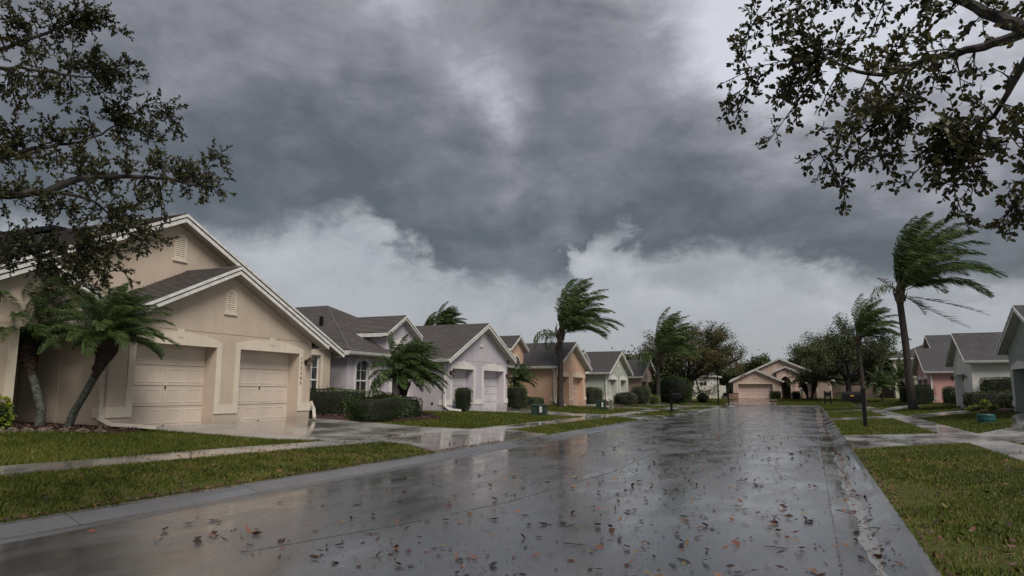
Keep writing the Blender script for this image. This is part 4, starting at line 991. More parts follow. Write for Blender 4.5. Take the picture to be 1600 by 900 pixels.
BEDS = [[(-19.5, 10.2), (-16.6, 10.9), (-15.5, 12.2), (-15.55, 13.1), (-16.0, 13.1), (-16.0, 12.3), (-19.5, 12.3)],
        [(-18.0, 19.98), (-16.2, 20.3), (-14.6, 21.6), (-14.3, 26.3), (-15.6, 27.4), (-17.9, 27.6)],
        [(-18.2, 37.4), (-15.9, 37.4), (-15.6, 42.5), (-16.6, 45.5), (-18.2, 45.6)],
        [(9.0, 41.9), (8.2, 42.5), (8.0, 50.0), (9.0, 50.2), (12, 50.2), (12, 41.9)],
        [(-16.2, 53), (-14.5, 55), (-13.8, 61), (-16, 62)], [(9.2, 67.0), (12, 67), (12, 60), (9.2, 57)]]
def shard_mesh(name, P, sizes, z_add, mat, seed, flat=.35, shade=True, elong=2.2):
    """small angular chips lying about: one bent quad each"""
    r = np.random.default_rng(seed); n = len(P); a = r.uniform(0, 2 * np.pi, n)
    dx = np.stack([np.cos(a), np.sin(a), r.normal(0, flat, n)], 1) * sizes[:, None] * .5 * elong / 1.5
    dy = np.stack([-np.sin(a), np.cos(a), r.normal(0, flat, n)], 1) * sizes[:, None] * .5 / 1.5
    c = np.stack([P[:, 0], P[:, 1], gzn(P[:, 0], P[:, 1]) + z_add], 1)
    v = np.stack([c - dx, c - dy * .9 + dx * .1, c + dx, c + dy], 1).reshape(-1, 3)
    f = (np.arange(n) * 4)[:, None] + np.array([0, 1, 2, 3])[None]
    return np_mesh(name, v, f, mat, r.random(n))
M['chip'] = attr_mat('bark_chips', [(0, (.022, .010, .008)), (.6, (.075, .033, .025)), (.93, (.15, .085, .06)), (1, (.30, .24, .19))], .7)
for i, bd in enumerate(BEDS):
    sl = MB(); 
    ex = sorted(set([min(p[0] for p in bd), max(p[0] for p in bd)] + [v for v in PX if min(p[0] for p in bd) < v < max(p[0] for p in bd)]))
    CONC.append(bd)
    tp = [(p[0], p[1], gz(p[0], p[1]) + (.10 if 0 < k < len(bd) else .10)) for k, p in enumerate(bd)]
    sl.prism(tp, (0, 0, -.25)); o = sl.build('mulch_bed', M['mulch']); tag(o, kind='structure')
    P = chips('c', [bd], 3200 if i < 2 else 900, None, seed=i)
    o = link('bark_mulch', shard_mesh('bark_mulch', P, rng.uniform(.03, .075, len(P)), .115, M['chip'], 40 + i, .5)); tag(o, kind='stuff', label='dark red-brown bark mulch spread in the planting bed')
stones = [(-19.3, 10.12), (-18.95, 10.18), (-18.6, 10.26), (-18.27, 10.34), (-17.95, 10.42), (-17.6, 10.5), (-17.25, 10.6), (-16.92, 10.7), (-16.6, 10.84), (-16.32, 11.05), (-16.06, 11.32), (-15.83, 11.62), (-15.62, 11.92)]
edge_t = thing('garden_edging', (-17.4, 10.7, .6), 0, 'row of rough tan edging stones between the mulch and the lawn', 'garden edging')
for i, (x, y) in enumerate(stones):
    r = random.Random(i); bm = bmesh.new(); bmesh.ops.create_icosphere(bm, subdivisions=2, radius=1)
    for v in bm.verts:
        v.co.x *= .18 * r.uniform(.9, 1.08); v.co.y *= .09; v.co.z = max(-.05, v.co.z * .075); v.co += Vector((r.uniform(-.01, .01), r.uniform(-.01, .01), r.uniform(-.008, .008)))
    me = bpy.data.meshes.new('stone'); bm.to_mesh(me); bm.free(); me.materials.append(M['stone'])
    link('stone', me, edge_t, (x + 17.4, y - 10.7, gz(x, y) + .05 - .6), (0, 0, r.uniform(-.2, .5)))

# ------------------------------------------------------------------ leaves, hedges
def leaf_verts(C, size, r, up=.0, elong=1.9, dirs=None, droop=0.):
    """each leaf a folded hexagon-ish blade: 6 vertices, 2 quads"""
    n = len(C)
    if dirs is None:
        d = r.normal(size=(n, 3)); d[:, 2] += up
    else: d = dirs + r.normal(size=(n, 3)) * .35
    d /= np.linalg.norm(d, axis=1)[:, None] + 1e-9
    u = r.normal(size=(n, 3)); s = np.cross(d, u); s /= np.linalg.norm(s, axis=1)[:, None] + 1e-9
    nn = np.cross(d, s); L = (size * r.uniform(.7, 1.25, n))[:, None]; w_ = L / elong * .5
    f_ = L * .06
    v = np.stack([C, C + d * L * .35 + s * w_ + nn * f_, C + d * L * .75 + s * w_ * .8 + nn * f_, C + d * L, C + d * L * .75 - s * w_ * .8 + nn * f_, C + d * L * .35 - s * w_ + nn * f_], 1)
    return v.reshape(-1, 3)
LF = np.array([[0, 1, 2, 3], [0, 3, 4, 5]])
def leaf_mesh(name, C, size, mat, seed, up=0., elong=1.9, dirs=None, shade=None):
    r = np.random.default_rng(seed); n = len(C); size = np.broadcast_to(size, (n,))
    v = leaf_verts(C, size, r, up, elong, dirs)
    f = ((np.arange(n) * 6)[:, None, None] + LF[None]).reshape(-1, 4)
    s = r.random(n) if shade is None else np.clip(shade + r.normal(0, .13, n), 0, 1)
    return np_mesh(name, v, f, mat, np.repeat(s, 2))
def clump_noise(P, seed, k=3, f=2.2):
    r = np.random.default_rng(seed); o = np.zeros(len(P))
    for i in range(k):
        w_ = r.normal(size=(3, 3)) * f * (1.7 ** i); ph = r.uniform(0, 6.28, 3)
        o += (np.sin(P @ w_[0] + ph[0]) * np.sin(P @ w_[1] + ph[1]) + .5 * np.sin(P @ w_[2] + ph[2])) / (1.5 ** i)
    return o / 2.2
def hedge(name, label, loc, rz, sx_, sy_, sz_, n=2600, leaf=.055, mat='hedge', group=None, round_=.25, cat='hedge', seed=None, lump=.06, taper=0.):
    seed = seed if seed is not None else abs(hash((round(loc[0] * 10), round(loc[1] * 10)))) % 9999
    h = thing(name, loc, rz, label, cat, group); r = np.random.default_rng(seed)
    def shell(n, inset):
        # superellipsoid surface
        d = r.normal(size=(n, 3)); d /= np.abs(d).max(1)[:, None]
        k = (np.abs(d) ** (2 / round_ if round_ > .05 else 40)).sum(1) ** (-(round_ if round_ > .05 else .03) / 2)
        d = d * k[:, None] * np.array([sx_ / 2, sy_ / 2, sz_ / 2]) * inset
        d[:, :2] *= (1 + taper * (d[:, 2] / (sz_ / 2)))[:, None]
        d[:, 2] += sz_ / 2; return d
    P = shell(n, 1.0); nr = P - np.array([0, 0, sz_ / 2]); nr /= np.linalg.norm(nr, axis=1)[:, None]
    P += nr * (clump_noise(P, seed, 3, 4) * lump)[:, None] + r.normal(0, .014, P.shape); P[:, 2] = np.maximum(P[:, 2], .0)
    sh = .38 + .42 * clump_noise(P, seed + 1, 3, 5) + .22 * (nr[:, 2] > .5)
    P = P - nr * leaf * .5 * r.random((n, 1)); st = r.random(n) < .05; P[st] += nr[st] * np.abs(r.normal(0, leaf * 1.1, (st.sum(), 1))) + np.array([0, 0, .3]) * leaf
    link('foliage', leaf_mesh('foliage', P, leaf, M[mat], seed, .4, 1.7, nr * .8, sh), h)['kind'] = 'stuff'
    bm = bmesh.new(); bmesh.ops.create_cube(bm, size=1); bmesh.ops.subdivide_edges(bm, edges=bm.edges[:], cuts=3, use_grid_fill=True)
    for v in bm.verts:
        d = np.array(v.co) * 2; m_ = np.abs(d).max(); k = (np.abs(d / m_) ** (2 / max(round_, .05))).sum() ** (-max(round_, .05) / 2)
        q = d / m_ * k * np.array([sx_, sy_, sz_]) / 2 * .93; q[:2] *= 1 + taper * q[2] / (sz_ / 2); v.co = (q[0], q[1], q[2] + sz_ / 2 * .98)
    me = bpy.data.meshes.new('branches'); bm.to_mesh(me); bm.free(); me.materials.append(M['hedgecore']); link('branches', me, h)  # inner branches as one solid core, their shade put into its colour
    return h
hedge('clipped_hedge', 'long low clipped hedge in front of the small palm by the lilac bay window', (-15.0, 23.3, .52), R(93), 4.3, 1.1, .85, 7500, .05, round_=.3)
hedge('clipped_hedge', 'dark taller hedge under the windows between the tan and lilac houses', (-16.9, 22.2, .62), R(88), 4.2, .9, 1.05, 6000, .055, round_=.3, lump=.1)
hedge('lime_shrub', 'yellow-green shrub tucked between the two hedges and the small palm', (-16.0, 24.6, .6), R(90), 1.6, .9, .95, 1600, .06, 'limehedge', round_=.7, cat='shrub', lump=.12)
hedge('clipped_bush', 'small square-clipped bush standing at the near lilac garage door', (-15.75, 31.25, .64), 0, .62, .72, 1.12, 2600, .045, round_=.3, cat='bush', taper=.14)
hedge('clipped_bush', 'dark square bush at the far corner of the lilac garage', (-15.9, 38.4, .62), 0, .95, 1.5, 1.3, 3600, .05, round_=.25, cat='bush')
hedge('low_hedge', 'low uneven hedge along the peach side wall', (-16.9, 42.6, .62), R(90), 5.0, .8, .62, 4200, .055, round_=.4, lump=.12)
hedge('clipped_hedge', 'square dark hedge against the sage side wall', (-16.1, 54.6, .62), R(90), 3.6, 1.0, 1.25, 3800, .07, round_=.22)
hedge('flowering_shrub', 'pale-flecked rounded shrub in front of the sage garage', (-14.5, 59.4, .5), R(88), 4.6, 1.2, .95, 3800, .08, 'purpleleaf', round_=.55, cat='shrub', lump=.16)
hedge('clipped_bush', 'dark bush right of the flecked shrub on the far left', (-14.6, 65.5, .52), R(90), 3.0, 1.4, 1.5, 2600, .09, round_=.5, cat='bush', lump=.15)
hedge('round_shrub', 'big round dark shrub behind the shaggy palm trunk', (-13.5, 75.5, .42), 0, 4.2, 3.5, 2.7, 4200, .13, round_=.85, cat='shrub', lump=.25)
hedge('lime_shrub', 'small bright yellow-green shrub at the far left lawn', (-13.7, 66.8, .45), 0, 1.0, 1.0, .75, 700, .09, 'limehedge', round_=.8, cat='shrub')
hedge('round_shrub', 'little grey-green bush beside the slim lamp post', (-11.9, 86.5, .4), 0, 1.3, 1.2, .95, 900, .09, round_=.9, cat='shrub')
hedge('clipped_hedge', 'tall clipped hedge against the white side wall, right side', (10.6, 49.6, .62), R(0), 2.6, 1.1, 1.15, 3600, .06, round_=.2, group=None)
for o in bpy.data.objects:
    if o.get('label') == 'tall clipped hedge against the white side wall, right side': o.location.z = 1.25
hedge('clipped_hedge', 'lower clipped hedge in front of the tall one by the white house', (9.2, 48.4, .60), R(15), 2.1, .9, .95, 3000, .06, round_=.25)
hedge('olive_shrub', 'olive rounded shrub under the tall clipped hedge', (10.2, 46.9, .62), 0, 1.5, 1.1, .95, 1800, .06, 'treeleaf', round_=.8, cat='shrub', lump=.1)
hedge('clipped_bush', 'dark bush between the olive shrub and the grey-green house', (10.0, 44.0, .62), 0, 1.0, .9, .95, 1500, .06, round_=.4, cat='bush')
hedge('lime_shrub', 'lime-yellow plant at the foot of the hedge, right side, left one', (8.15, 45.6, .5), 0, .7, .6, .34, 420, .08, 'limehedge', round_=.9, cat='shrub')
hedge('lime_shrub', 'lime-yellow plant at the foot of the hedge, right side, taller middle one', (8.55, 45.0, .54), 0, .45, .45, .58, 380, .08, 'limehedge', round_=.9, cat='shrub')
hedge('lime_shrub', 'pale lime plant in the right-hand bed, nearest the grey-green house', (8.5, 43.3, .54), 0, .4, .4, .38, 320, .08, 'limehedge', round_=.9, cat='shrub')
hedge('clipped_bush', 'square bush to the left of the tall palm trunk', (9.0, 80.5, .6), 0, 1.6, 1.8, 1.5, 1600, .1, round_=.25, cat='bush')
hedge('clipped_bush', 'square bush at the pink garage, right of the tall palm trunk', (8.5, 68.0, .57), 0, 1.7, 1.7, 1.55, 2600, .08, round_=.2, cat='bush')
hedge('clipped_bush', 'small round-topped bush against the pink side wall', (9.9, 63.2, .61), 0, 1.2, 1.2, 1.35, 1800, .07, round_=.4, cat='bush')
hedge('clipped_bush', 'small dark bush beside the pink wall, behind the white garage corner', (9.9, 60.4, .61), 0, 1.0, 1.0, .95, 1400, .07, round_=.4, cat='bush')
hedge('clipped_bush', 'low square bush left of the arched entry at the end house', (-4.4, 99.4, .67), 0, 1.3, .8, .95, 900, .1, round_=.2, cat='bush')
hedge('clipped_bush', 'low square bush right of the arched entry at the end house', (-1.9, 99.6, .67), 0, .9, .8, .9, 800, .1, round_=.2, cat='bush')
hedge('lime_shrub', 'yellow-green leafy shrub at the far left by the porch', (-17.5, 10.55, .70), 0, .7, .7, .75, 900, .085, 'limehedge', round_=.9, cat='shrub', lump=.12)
# ------------------------------------------------------------------ palms
WIND = np.array([.93, .36, .0])
def frond_arrays(p0, d0, L, r, ll=.7, n=46, wind=.9, grav=.5, lw=.03, leafwind=.8, leafgrav=.5, ns=14, start=.14):
    """returns rachis points and leaflet quads (n,8 verts ) for one wind-bent frond"""
    p = np.array(p0, float); d = np.array(d0, float); d /= np.linalg.norm(d); P = [p.copy()]; D = [d.copy()]
    ds = L / ns
    for i in range(ns):
        t = i / ns
        d = d + (WIND * wind * (.35 + t) + np.array([0, 0, -1.]) * grav * (t * 1.5)) * ds / L * 2.0; d /= np.linalg.norm(d)
        p = p + d * ds; P.append(p.copy()); D.append(d.copy())
    P = np.array(P); D = np.array(D)
    t = np.linspace(start, .995, n); ti = t * ns; i0 = np.minimum(ti.astype(int), ns - 1); fr = (ti - i0)[:, None]
    C = P[i0] * (1 - fr) + P[i0 + 1] * fr; Dd = D[i0]
    side = np.cross(Dd, [0, 0, 1.]); side /= np.linalg.norm(side, axis=1)[:, None] + 1e-6
    upv = np.cross(side, Dd)
    prof = np.sin(np.clip((t - start) / (1 - start) * 2.6 + .5, 0, 3.14)) ** .7 * ll
    V = []
    for sg in (-1, 1):
        a = Dd * .55 + side * sg * .75 + upv * .25 + r.normal(0, .14, (n, 3)); a /= np.linalg.norm(a, axis=1)[:, None]
        b = a * .5 + WIND * leafwind + np.array([0, 0, -1.]) * leafgrav + r.normal(0, .10, (n, 3)); b /= np.linalg.norm(b, axis=1)[:, None]
        len_ = (prof * r.uniform(.75, 1.15, n))[:, None]
        wv = np.cross(b, upv + r.normal(0, .6, (n, 3))); wv /= np.linalg.norm(wv, axis=1)[:, None] + 1e-6; wv *= lw / 2
        m1 = C + a * len_ * .35; m2 = m1 + b * len_ * .4; e = m2 + b * len_ * .35 + np.array([0, 0, -.04]) * len_
        V.append(np.stack([C - wv * .5, C + wv * .5, m1 + wv, m1 - wv, m2 + wv * .8, m2 - wv * .8, e], 1))
    return P, np.concatenate(V, 0)
def frond_mesh(name, P, V, mat, rr=.02, seed=0, base=0.5):
    r = np.random.default_rng(seed); n = len(V); v = V.reshape(-1, 3)
    o = (np.arange(n) * 7)[:, None, None]
    f = (o + np.array([[0, 1, 2, 3], [3, 2, 4, 5], [5, 4, 6, 6]])[None]).reshape(-1, 4)
    tri = [tuple(q) if q[2] != q[3] else (q[0], q[1], q[2]) for q in f.tolist()]
    # rachis as a thin three-sided tube
    m = len(P); rv = []; t0 = len(v)
    for i, p in enumerate(P):
        d = P[min(i + 1, m - 1)] - P[max(i - 1, 0)]; d /= np.linalg.norm(d); s = np.cross(d, [0, 0, 1.]); s /= np.linalg.norm(s) + 1e-6; u = np.cross(s, d); q = rr * (1 - .85 * i / (m - 1))
        rv += [p + s * q, p - s * q * .5 + u * q * .8, p - s * q * .5 - u * q * .8]
    rt = []
    for i in range(m - 1):
        for k in range(3): a = t0 + i * 3 + k; b = t0 + i * 3 + (k + 1) % 3; rt += [(a, b, b + 3, a + 3)]
    me = bpy.data.meshes.new(name); me.from_pydata(np.concatenate([v, np.array(rv)]).tolist(), [], tri + rt); me.materials.append(mat)
    at = me.attributes.new('shade', 'FLOAT', 'FACE')
    sh = np.concatenate([np.repeat(np.clip(base + r.normal(0, .16, n), 0, 1), 3), np.full(len(rt), .7)]).astype(np.float32)
    at.data.foreach_set('value', sh); return me
def trunk_mesh(pts, rad, mat, n=10, ring=.12, bump=.06):
    """ringed palm trunk"""
    pts = [Vector(p) for p in pts]; out = []; rr = []; L = 0
    for i in range(len(pts) - 1):
        seg = (pts[i + 1] - pts[i]).length; k = max(2, int(seg / ring * 2))
        for j in range(k):
            t = j / k; out.append(pts[i].lerp(pts[i + 1], t)); q = rad[i] * (1 - t) + rad[i + 1] * t; rr.append(q * (1 + (bump if (len(out) % 2) else -bump * .3)))
    out.append(pts[-1]); rr.append(rad[-1])
    m = MB(); m.tube(out, rr, n); return m.mesh('trunk', mat, True)

def queen_palm(label, base, top, lean=.0, L=4.0, nf=22, seed=1, r0=.2, wind=1.0, dead=(), group='wind-blown palms', back=2, ll=.8, lw=.035, low=.25, spread=.55, nleaf=60):
    r = np.random.default_rng(seed); b = Vector(base); tp = Vector(top) - b
    h = thing('palm_tree', base, 0, label, 'palm tree', group)
    mid = [Vector((0, 0, -.3)), tp * .25 + Vector((-.03, 0, 0)), tp * .6 + Vector((.02, .02, 0)), tp]
    link('trunk', trunk_mesh(mid, [r0 * 1.35, r0, r0 * .92, r0 * .85], M['palmtrunk'], bump=.03), h)
    m = MB(); a = tp; hs = L * .22
    m.tube([a - Vector((0, 0, .05)), a + Vector((.02, 0, hs * .35)), a + Vector((.05, 0, hs * .8)), a + Vector((.1, 0, hs * 1.2))], [r0 * .9, r0 * 1.35, r0 * 1.0, r0 * .45], 10)
    for k in range(12):      # old leaf bases
        an = k * 2.399; rr = r0 * 1.15; q = a + Vector((rr * math.cos(an), rr * math.sin(an), hs * (.1 + .06 * k)))
        m.tube([q, q + Vector((math.cos(an) * .1, math.sin(an) * .1, .35)), q + Vector((math.cos(an) * .16 + .08, math.sin(an) * .16, .75))], [.07, .045, .012], 5)
    m.build('crownshaft', M['shaft'], h, True)
    c = np.array(tp) + np.array([.06, 0, hs * .75])
    for k in range(nf):
        az_ = k * 2.39996 + r.normal(0, .2); t = (k + .5) / nf; el_ = math.radians(86 - 66 * t ** 1.15)
        d = np.array([math.cos(az_) * math.cos(el_) * spread / .55, math.sin(az_) * math.cos(el_), math.sin(el_)])
        if t > .25 and d[0] < -.1: d[0] = -d[0] * .8
        d[0] += .12 * t; up = r.uniform(.0, .35) * (1 - t); d[2] += up
        P, V = frond_arrays(c + np.array([0, 0, -.25 * t]), d, L * r.uniform(.85, 1.15), r, ll, nleaf, wind * r.uniform(.7, 1.3), .25 + .75 * t, lw)
        link('frond', frond_mesh('frond', P, V, M['frond'], .028, seed * 100 + k, .42 + .12 * r.normal()), h)
    for k in range(back):      # fronds left hanging on the windward side
        d = np.array([-.55 - .2 * k, r.normal(0, .5), .35]); P, V = frond_arrays(c + np.array([-.05, 0, -.3]), d, L * .55, r, ll * .8, 30, wind * .12, 1.9, lw, .25, .9)
        link('frond', frond_mesh('frond', P, V, M['frond'], .022, seed * 100 + 60 + k, .35), h)
    for k, (d, LL, wn, gr) in enumerate(dead):
        P, V = frond_arrays(c + np.array([.05, 0, -.45]), d, LL, r, ll * .55, 34, wn, gr, lw * .7, 1.0, .1)
        o = link('frond', frond_mesh('frond', P, V, M['deadfrond'], .03, seed * 100 + 80 + k), h); o['label'] = 'dead brown frond hanging off the crown'
    return h
queen_palm('tall palm bent by the wind in front of the peach house', (-15.4, 44.9, .58), (-15.35, 44.75, 4.9), L=4.1, nf=27, seed=3, r0=.19, back=3, wind=.60, ll=1.05, nleaf=74, lw=.042, dead=[((-.3, .3, -.2), 1.3, .0, 1.5)])
big = queen_palm('tallest palm on the right verge, fronds streaming right with two dead ones hanging', (6.55, 57.3, .34), (6.25, 57.3, 7.9), L=6.4, nf=31, seed=5, r0=.26, back=1, wind=.60, ll=1.3, lw=.055, nleaf=96,
    dead=[((.85, 0, -.22), 5.6, .25, .22), ((.45, .2, -.25), 2.2, .2, 1.0), ((-.75, -.1, .70), 2.0, -.1, .0), ((.8, .1, -.55), 5.0, .25, .05)])
queen_palm('thin-trunked palm behind the nearest mailbox, streaming to the right', (4.7, 76.5, .19), (4.45, 76.5, 6.2), L=4.2, nf=28, seed=8, r0=.20, back=1, wind=.62, ll=1.05, lw=.05, nleaf=66, dead=[((.6, 0, -.1), 3.0, .6, 1.2), ((.5, .3, -.2), 2.6, .5, 1.5)])
queen_palm('shaggy palm in front of the far oak, left side, with a hanging seed sheath', (-14.0, 70.6, .42), (-13.95, 70.6, 4.6), L=4.6, nf=32, seed=12, r0=.22, back=4, wind=.62, ll=1.2, lw=.05, nleaf=70)
sh_ = MB(); sh_.lathe((.55, -.1, 3.6), [(.02, 0), (.16, .2), (.2, .6), (.12, 1.2), (.02, 1.5)], 8); sh_.build('seed_sheath', M['shaft'], [o for o in bpy.data.objects if 'hanging seed sheath' in str(o.get('label'))][0])
queen_palm('palm crown showing above the lilac house roof ridge, right one of the pair', (-34, 61.6, .8), (-34, 61.6, 7.0), L=3.1, nf=26, seed=14, r0=.2, back=0, wind=.8, ll=.8, lw=.055)
queen_palm('palm frond tuft showing above the lilac house roof ridge, left one of the pair', (-34, 58.9, .8), (-34, 58.9, 6.6), L=2.6, nf=9, seed=15, r0=.2, back=0, wind=.8, ll=.7, lw=.055, spread=.3)

def pygmy(label, pts, L=1.25, nf=34, seed=1, r0=.085, group='small feathery palms', ll=.2, lw=.012, n=90, wind=.55, mat='lichen', boots=True, grav=.7):
    r = np.random.default_rng(seed); b = Vector(pts[0]); h = thing('pygmy_palm', pts[0], 0, label, 'palm tree', group)
    q = [Vector(p) - b for p in pts]; q[0].z -= .2
    k = len(q) * 3 // 5 if boots else len(q)
    link('trunk', trunk_mesh(q, [r0 * 1.3] + [r0] * (len(q) - 1), M[mat], bump=.05, ring=.07), h)
    if boots:
        m = MB(); a = (q[-3] * .7 + q[-4] * .3) if len(q) > 4 else q[-2] * .75 + q[-3] * .25; m.tube([a] + ([q[-3]] if len(q) > 4 else []) + [q[-2] * .9 + q[-1] * .1, q[-2].lerp(q[-1], .6), q[-1] + Vector((0, 0, .1))], [r0 * 1.03] + ([r0 * 1.12] if len(q) > 4 else []) + [r0 * 1.75, r0 * 2.3, r0 * 1.5], 12)
        ax = q[-1] - a
        for j in range(260):
            t = r.uniform(0, 1.02); an = r.uniform(0, 6.28); p = (q[-3].lerp(q[-2], t * 2) if t < .5 else q[-2].lerp(q[-1], t * 2 - 1)) if len(q) > 4 else a + ax * t; rr = r0 * (1.0 + 1.25 * max(0, min(1, t * 2 - .4))); dv = Vector((math.cos(an), math.sin(an), 0)); p = p + dv * rr
            m.tube([p, p + dv * .035 + Vector((0, 0, .03)), p + dv * .05 + Vector((0, 0, .085))], [.02, .014, .003], 4, False)
        m.build('fibre_boots', M['boots'], h)
    c = np.array(q[-1]) + np.array([0, 0, .12])
    for k in range(nf):
        az_ = k * 2.39996; t = (k + .5) / nf; el_ = math.radians(85 - 80 * t)
        d = np.array([math.cos(az_) * math.cos(el_), math.sin(az_) * math.cos(el_), math.sin(el_)])
        P, V = frond_arrays(c, d, L * r.uniform(.85, 1.15), r, ll, n, wind * r.uniform(.6, 1.3), grav + .5 * t, lw, .55, .45, 12, .16)
        link('frond', frond_mesh('frond', P, V, M['frond'], .010, seed * 50 + k, .38 + .14 * r.normal()), h)
    return h
pygmy('small feathery palm at the tan house, left one with thick dark fibre crown', [(-17.14, 11.45, .74), (-17.12, 11.45, 1.17), (-17.36, 11.45, 1.63), (-17.62, 11.45, 2.11), (-17.8, 11.45, 2.43), (-17.88, 11.45, 2.8)], 1.8, 52, 21, .10, ll=.36, lw=.0125, n=130, wind=.45, grav=.55)
pygmy('small feathery palm leaning right over the nearest garage door', [(-16.45, 11.6, .75), (-16.15, 11.62, 1.18), (-15.85, 11.65, 1.63), (-15.58, 11.68, 2.08), (-15.4, 11.7, 2.38), (-15.33, 11.7, 2.68)], 1.55, 46, 22, .085, ll=.33, lw=.012, n=125, wind=.5, grav=.6)
pygmy('small bushy palm in front of the lilac entry tower', [(-15.3, 24.9, .55), (-15.28, 24.95, 1.0), (-15.3, 25.0, 1.6), (-15.3, 25.0, 2.0)], 1.9, 64, 23, .10, ll=.42, lw=.026, n=70, mat='palmtrunk', wind=.6, grav=.8)
pygmy('small palm tucked between the lilac garage and the peach tower', [(-17.2, 41.8, .66), (-17.2, 41.8, 1.5), (-17.2, 41.8, 2.1)], 1.3, 26, 24, .08, ll=.35, lw=.04, n=34, mat='palmtrunk')
pygmy('dark spreading palm between the tall palm and the thin-trunked one', [(9.4, 92, .6), (9.4, 92, 1.8), (9.5, 92, 2.7)], 2.7, 34, 25, .16, ll=.5, lw=.07, n=34, mat='palmtrunk', wind=.2)
pygmy('low dark palm clump left of the spreading palm, right side', [(7.4, 90, .5), (7.3, 90, 1.2), (7.2, 90, 1.9)], 2.3, 30, 26, .16, ll=.5, lw=.07, n=30, mat='palmtrunk', wind=.3)
pygmy('palm at the end house right of the arched entry, left stem', [(-.4, 97.5, .62), (-.6, 97.5, 1.5), (-.9, 97.5, 2.6)], 2.0, 30, 27, .14, ll=.45, lw=.07, n=30, mat='palmtrunk', wind=.2)
pygmy('palm at the end house in front of the window, right stem', [(-.2, 97.2, .62), (.2, 97.2, 1.6), (.5, 97.2, 2.9)], 2.1, 30, 28, .14, ll=.45, lw=.07, n=30, mat='palmtrunk', wind=.2)

# ------------------------------------------------------------------ broadleaf trees
def grow(r, p, d, L, rad, lev, segs, tips, bias, spread=.55, kids=(3, 5), shrink=.68):
    n = 4; pts = [p]
    for i in range(n):
        d = (d + Vector((r.gauss(0, .13), r.gauss(0, .13), r.gauss(0, .10))) + bias * .10).normalized(); p = p + d * L / n; pts.append(p)
    segs.append((pts, rad, rad * .55))
    if lev == 0: tips += pts[1:]; return
    for k in range(r.randint(*kids)):
        t = r.uniform(.35, 1.0); i = min(n - 1, int(t * n)); q = pts[i].lerp(pts[i + 1], t * n - i)
        a = Vector((r.gauss(0, 1), r.gauss(0, 1), r.gauss(.15, .6))).normalized(); nd = (d * (1 - spread) + a * spread + bias * .25).normalized()
        grow(r, q, nd, L * shrink * r.uniform(.75, 1.15), rad * .5, lev - 1, segs, tips, bias, spread, kids, shrink)
    if lev <= 1: tips += pts[2:]
def tree(label, base, th, L, seed, leafmat, n, leaf, rad=.25, lev=3, bias=(.15, .05, .1), name='oak_tree', cat='tree', nlimb=6, spread=.6, jit=.3, group=None, elev=(.25, 1.2), bark='bark'):
    r = random.Random(seed); h = thing(name, base, 0, label, cat, group); segs = []; tips = []; B = Vector(bias)
    top = Vector((.05 * th, 0, th)); m = MB(); m.tube([(0, 0, -.3), (0, 0, .1), top * .5, top], [rad * 1.5, rad * 1.15, rad * .9, rad * .8], 10); m.build('trunk', M[bark], h, True)
    for k in range(nlimb):
        a = k * 2.4 + r.uniform(-.3, .3); e = r.uniform(*elev); d = Vector((math.cos(a) * math.cos(e), math.sin(a) * math.cos(e), math.sin(e)))
        grow(r, top * r.uniform(.8, 1), d, L, rad * .5, lev - 1, segs, tips, B, spread)
    m = MB()
    for pts, r0, r1 in segs:
        m.tube(pts, [r0 + (r1 - r0) * i / (len(pts) - 1) for i in range(len(pts))], 5 if r0 > .04 else 3, False)
    m.build('limbs', M[bark], h)
    rn = np.random.default_rng(seed); T_ = np.array([tuple(t) for t in tips]); idx = rn.integers(0, len(T_), n)
    P = T_[idx] + rn.normal(0, jit, (n, 3)); sh = .42 + .45 * clump_noise(P, seed, 3, .9)
    o = link('crown', leaf_mesh('crown', P, leaf, M[leafmat], seed, .1, 1.6, None, sh), h); o['kind'] = 'stuff'
    return h
tree('large rusty-green oak at the far left, branches leaning right in the wind', (-13.3, 84.2, .35), 2.7, 4.6, 5, 'oakleaf2', 38000, .15, .42, 3, (.30, .1, .12), nlimb=9, jit=.27)
tree('dark oak at the head of the street, right of the end house', (4.0, 93.0, .45), 2.7, 4.3, 9, 'treeleaf', 38000, .155, .36, 3, (.05, 0, .08), nlimb=9, jit=.27)
tree('second dark oak, left of the bigger one beside the end house', (1.2, 110.5, .75), 3.0, 4.0, 19, 'treeleaf', 26000, .18, .30, 3, (0, 0, .12), nlimb=7, jit=.45)
tree('dark tree behind the board fence, right side', (7.5, 113, .75), 3.0, 3.6, 29, 'treeleaf', 10000, .30, .30, 3, (.1, 0, .08), nlimb=7, jit=.45)
tree('green tree filling the gap behind the shaggy palm, far left', (-17.5, 80, .6), 2.0, 3.0, 39, 'treeleaf', 9000, .26, .28, 3, (.1, 0, .05), nlimb=6, jit=.4)
for i, (x, y, hh, s) in enumerate([(-13.4, 136, 6.0, 61), (-11.4, 138, 7.2, 62), (-8.9, 136, 8.8, 63), (-15.5, 138, 5.2, 64), (-1.5, 134, 8.6, 65)]):
    tree(['short dark pine behind the roof of the end house, second from left', 'slim dark pine behind the end house, middle of the row', 'tallest round-headed pine behind the end house', 'lowest dark pine at the left end of the row behind the end house', 'loose pine behind the right slope of the end house roof'][i],
         (x, y, .8), hh * .62, hh * .19, s, 'treeleaf', 2600, .34, .2, 2, (0, 0, .2), 'pine_tree', 'pine tree', nlimb=6, jit=.4, elev=(.1, 1.0), group='pines behind the end house')
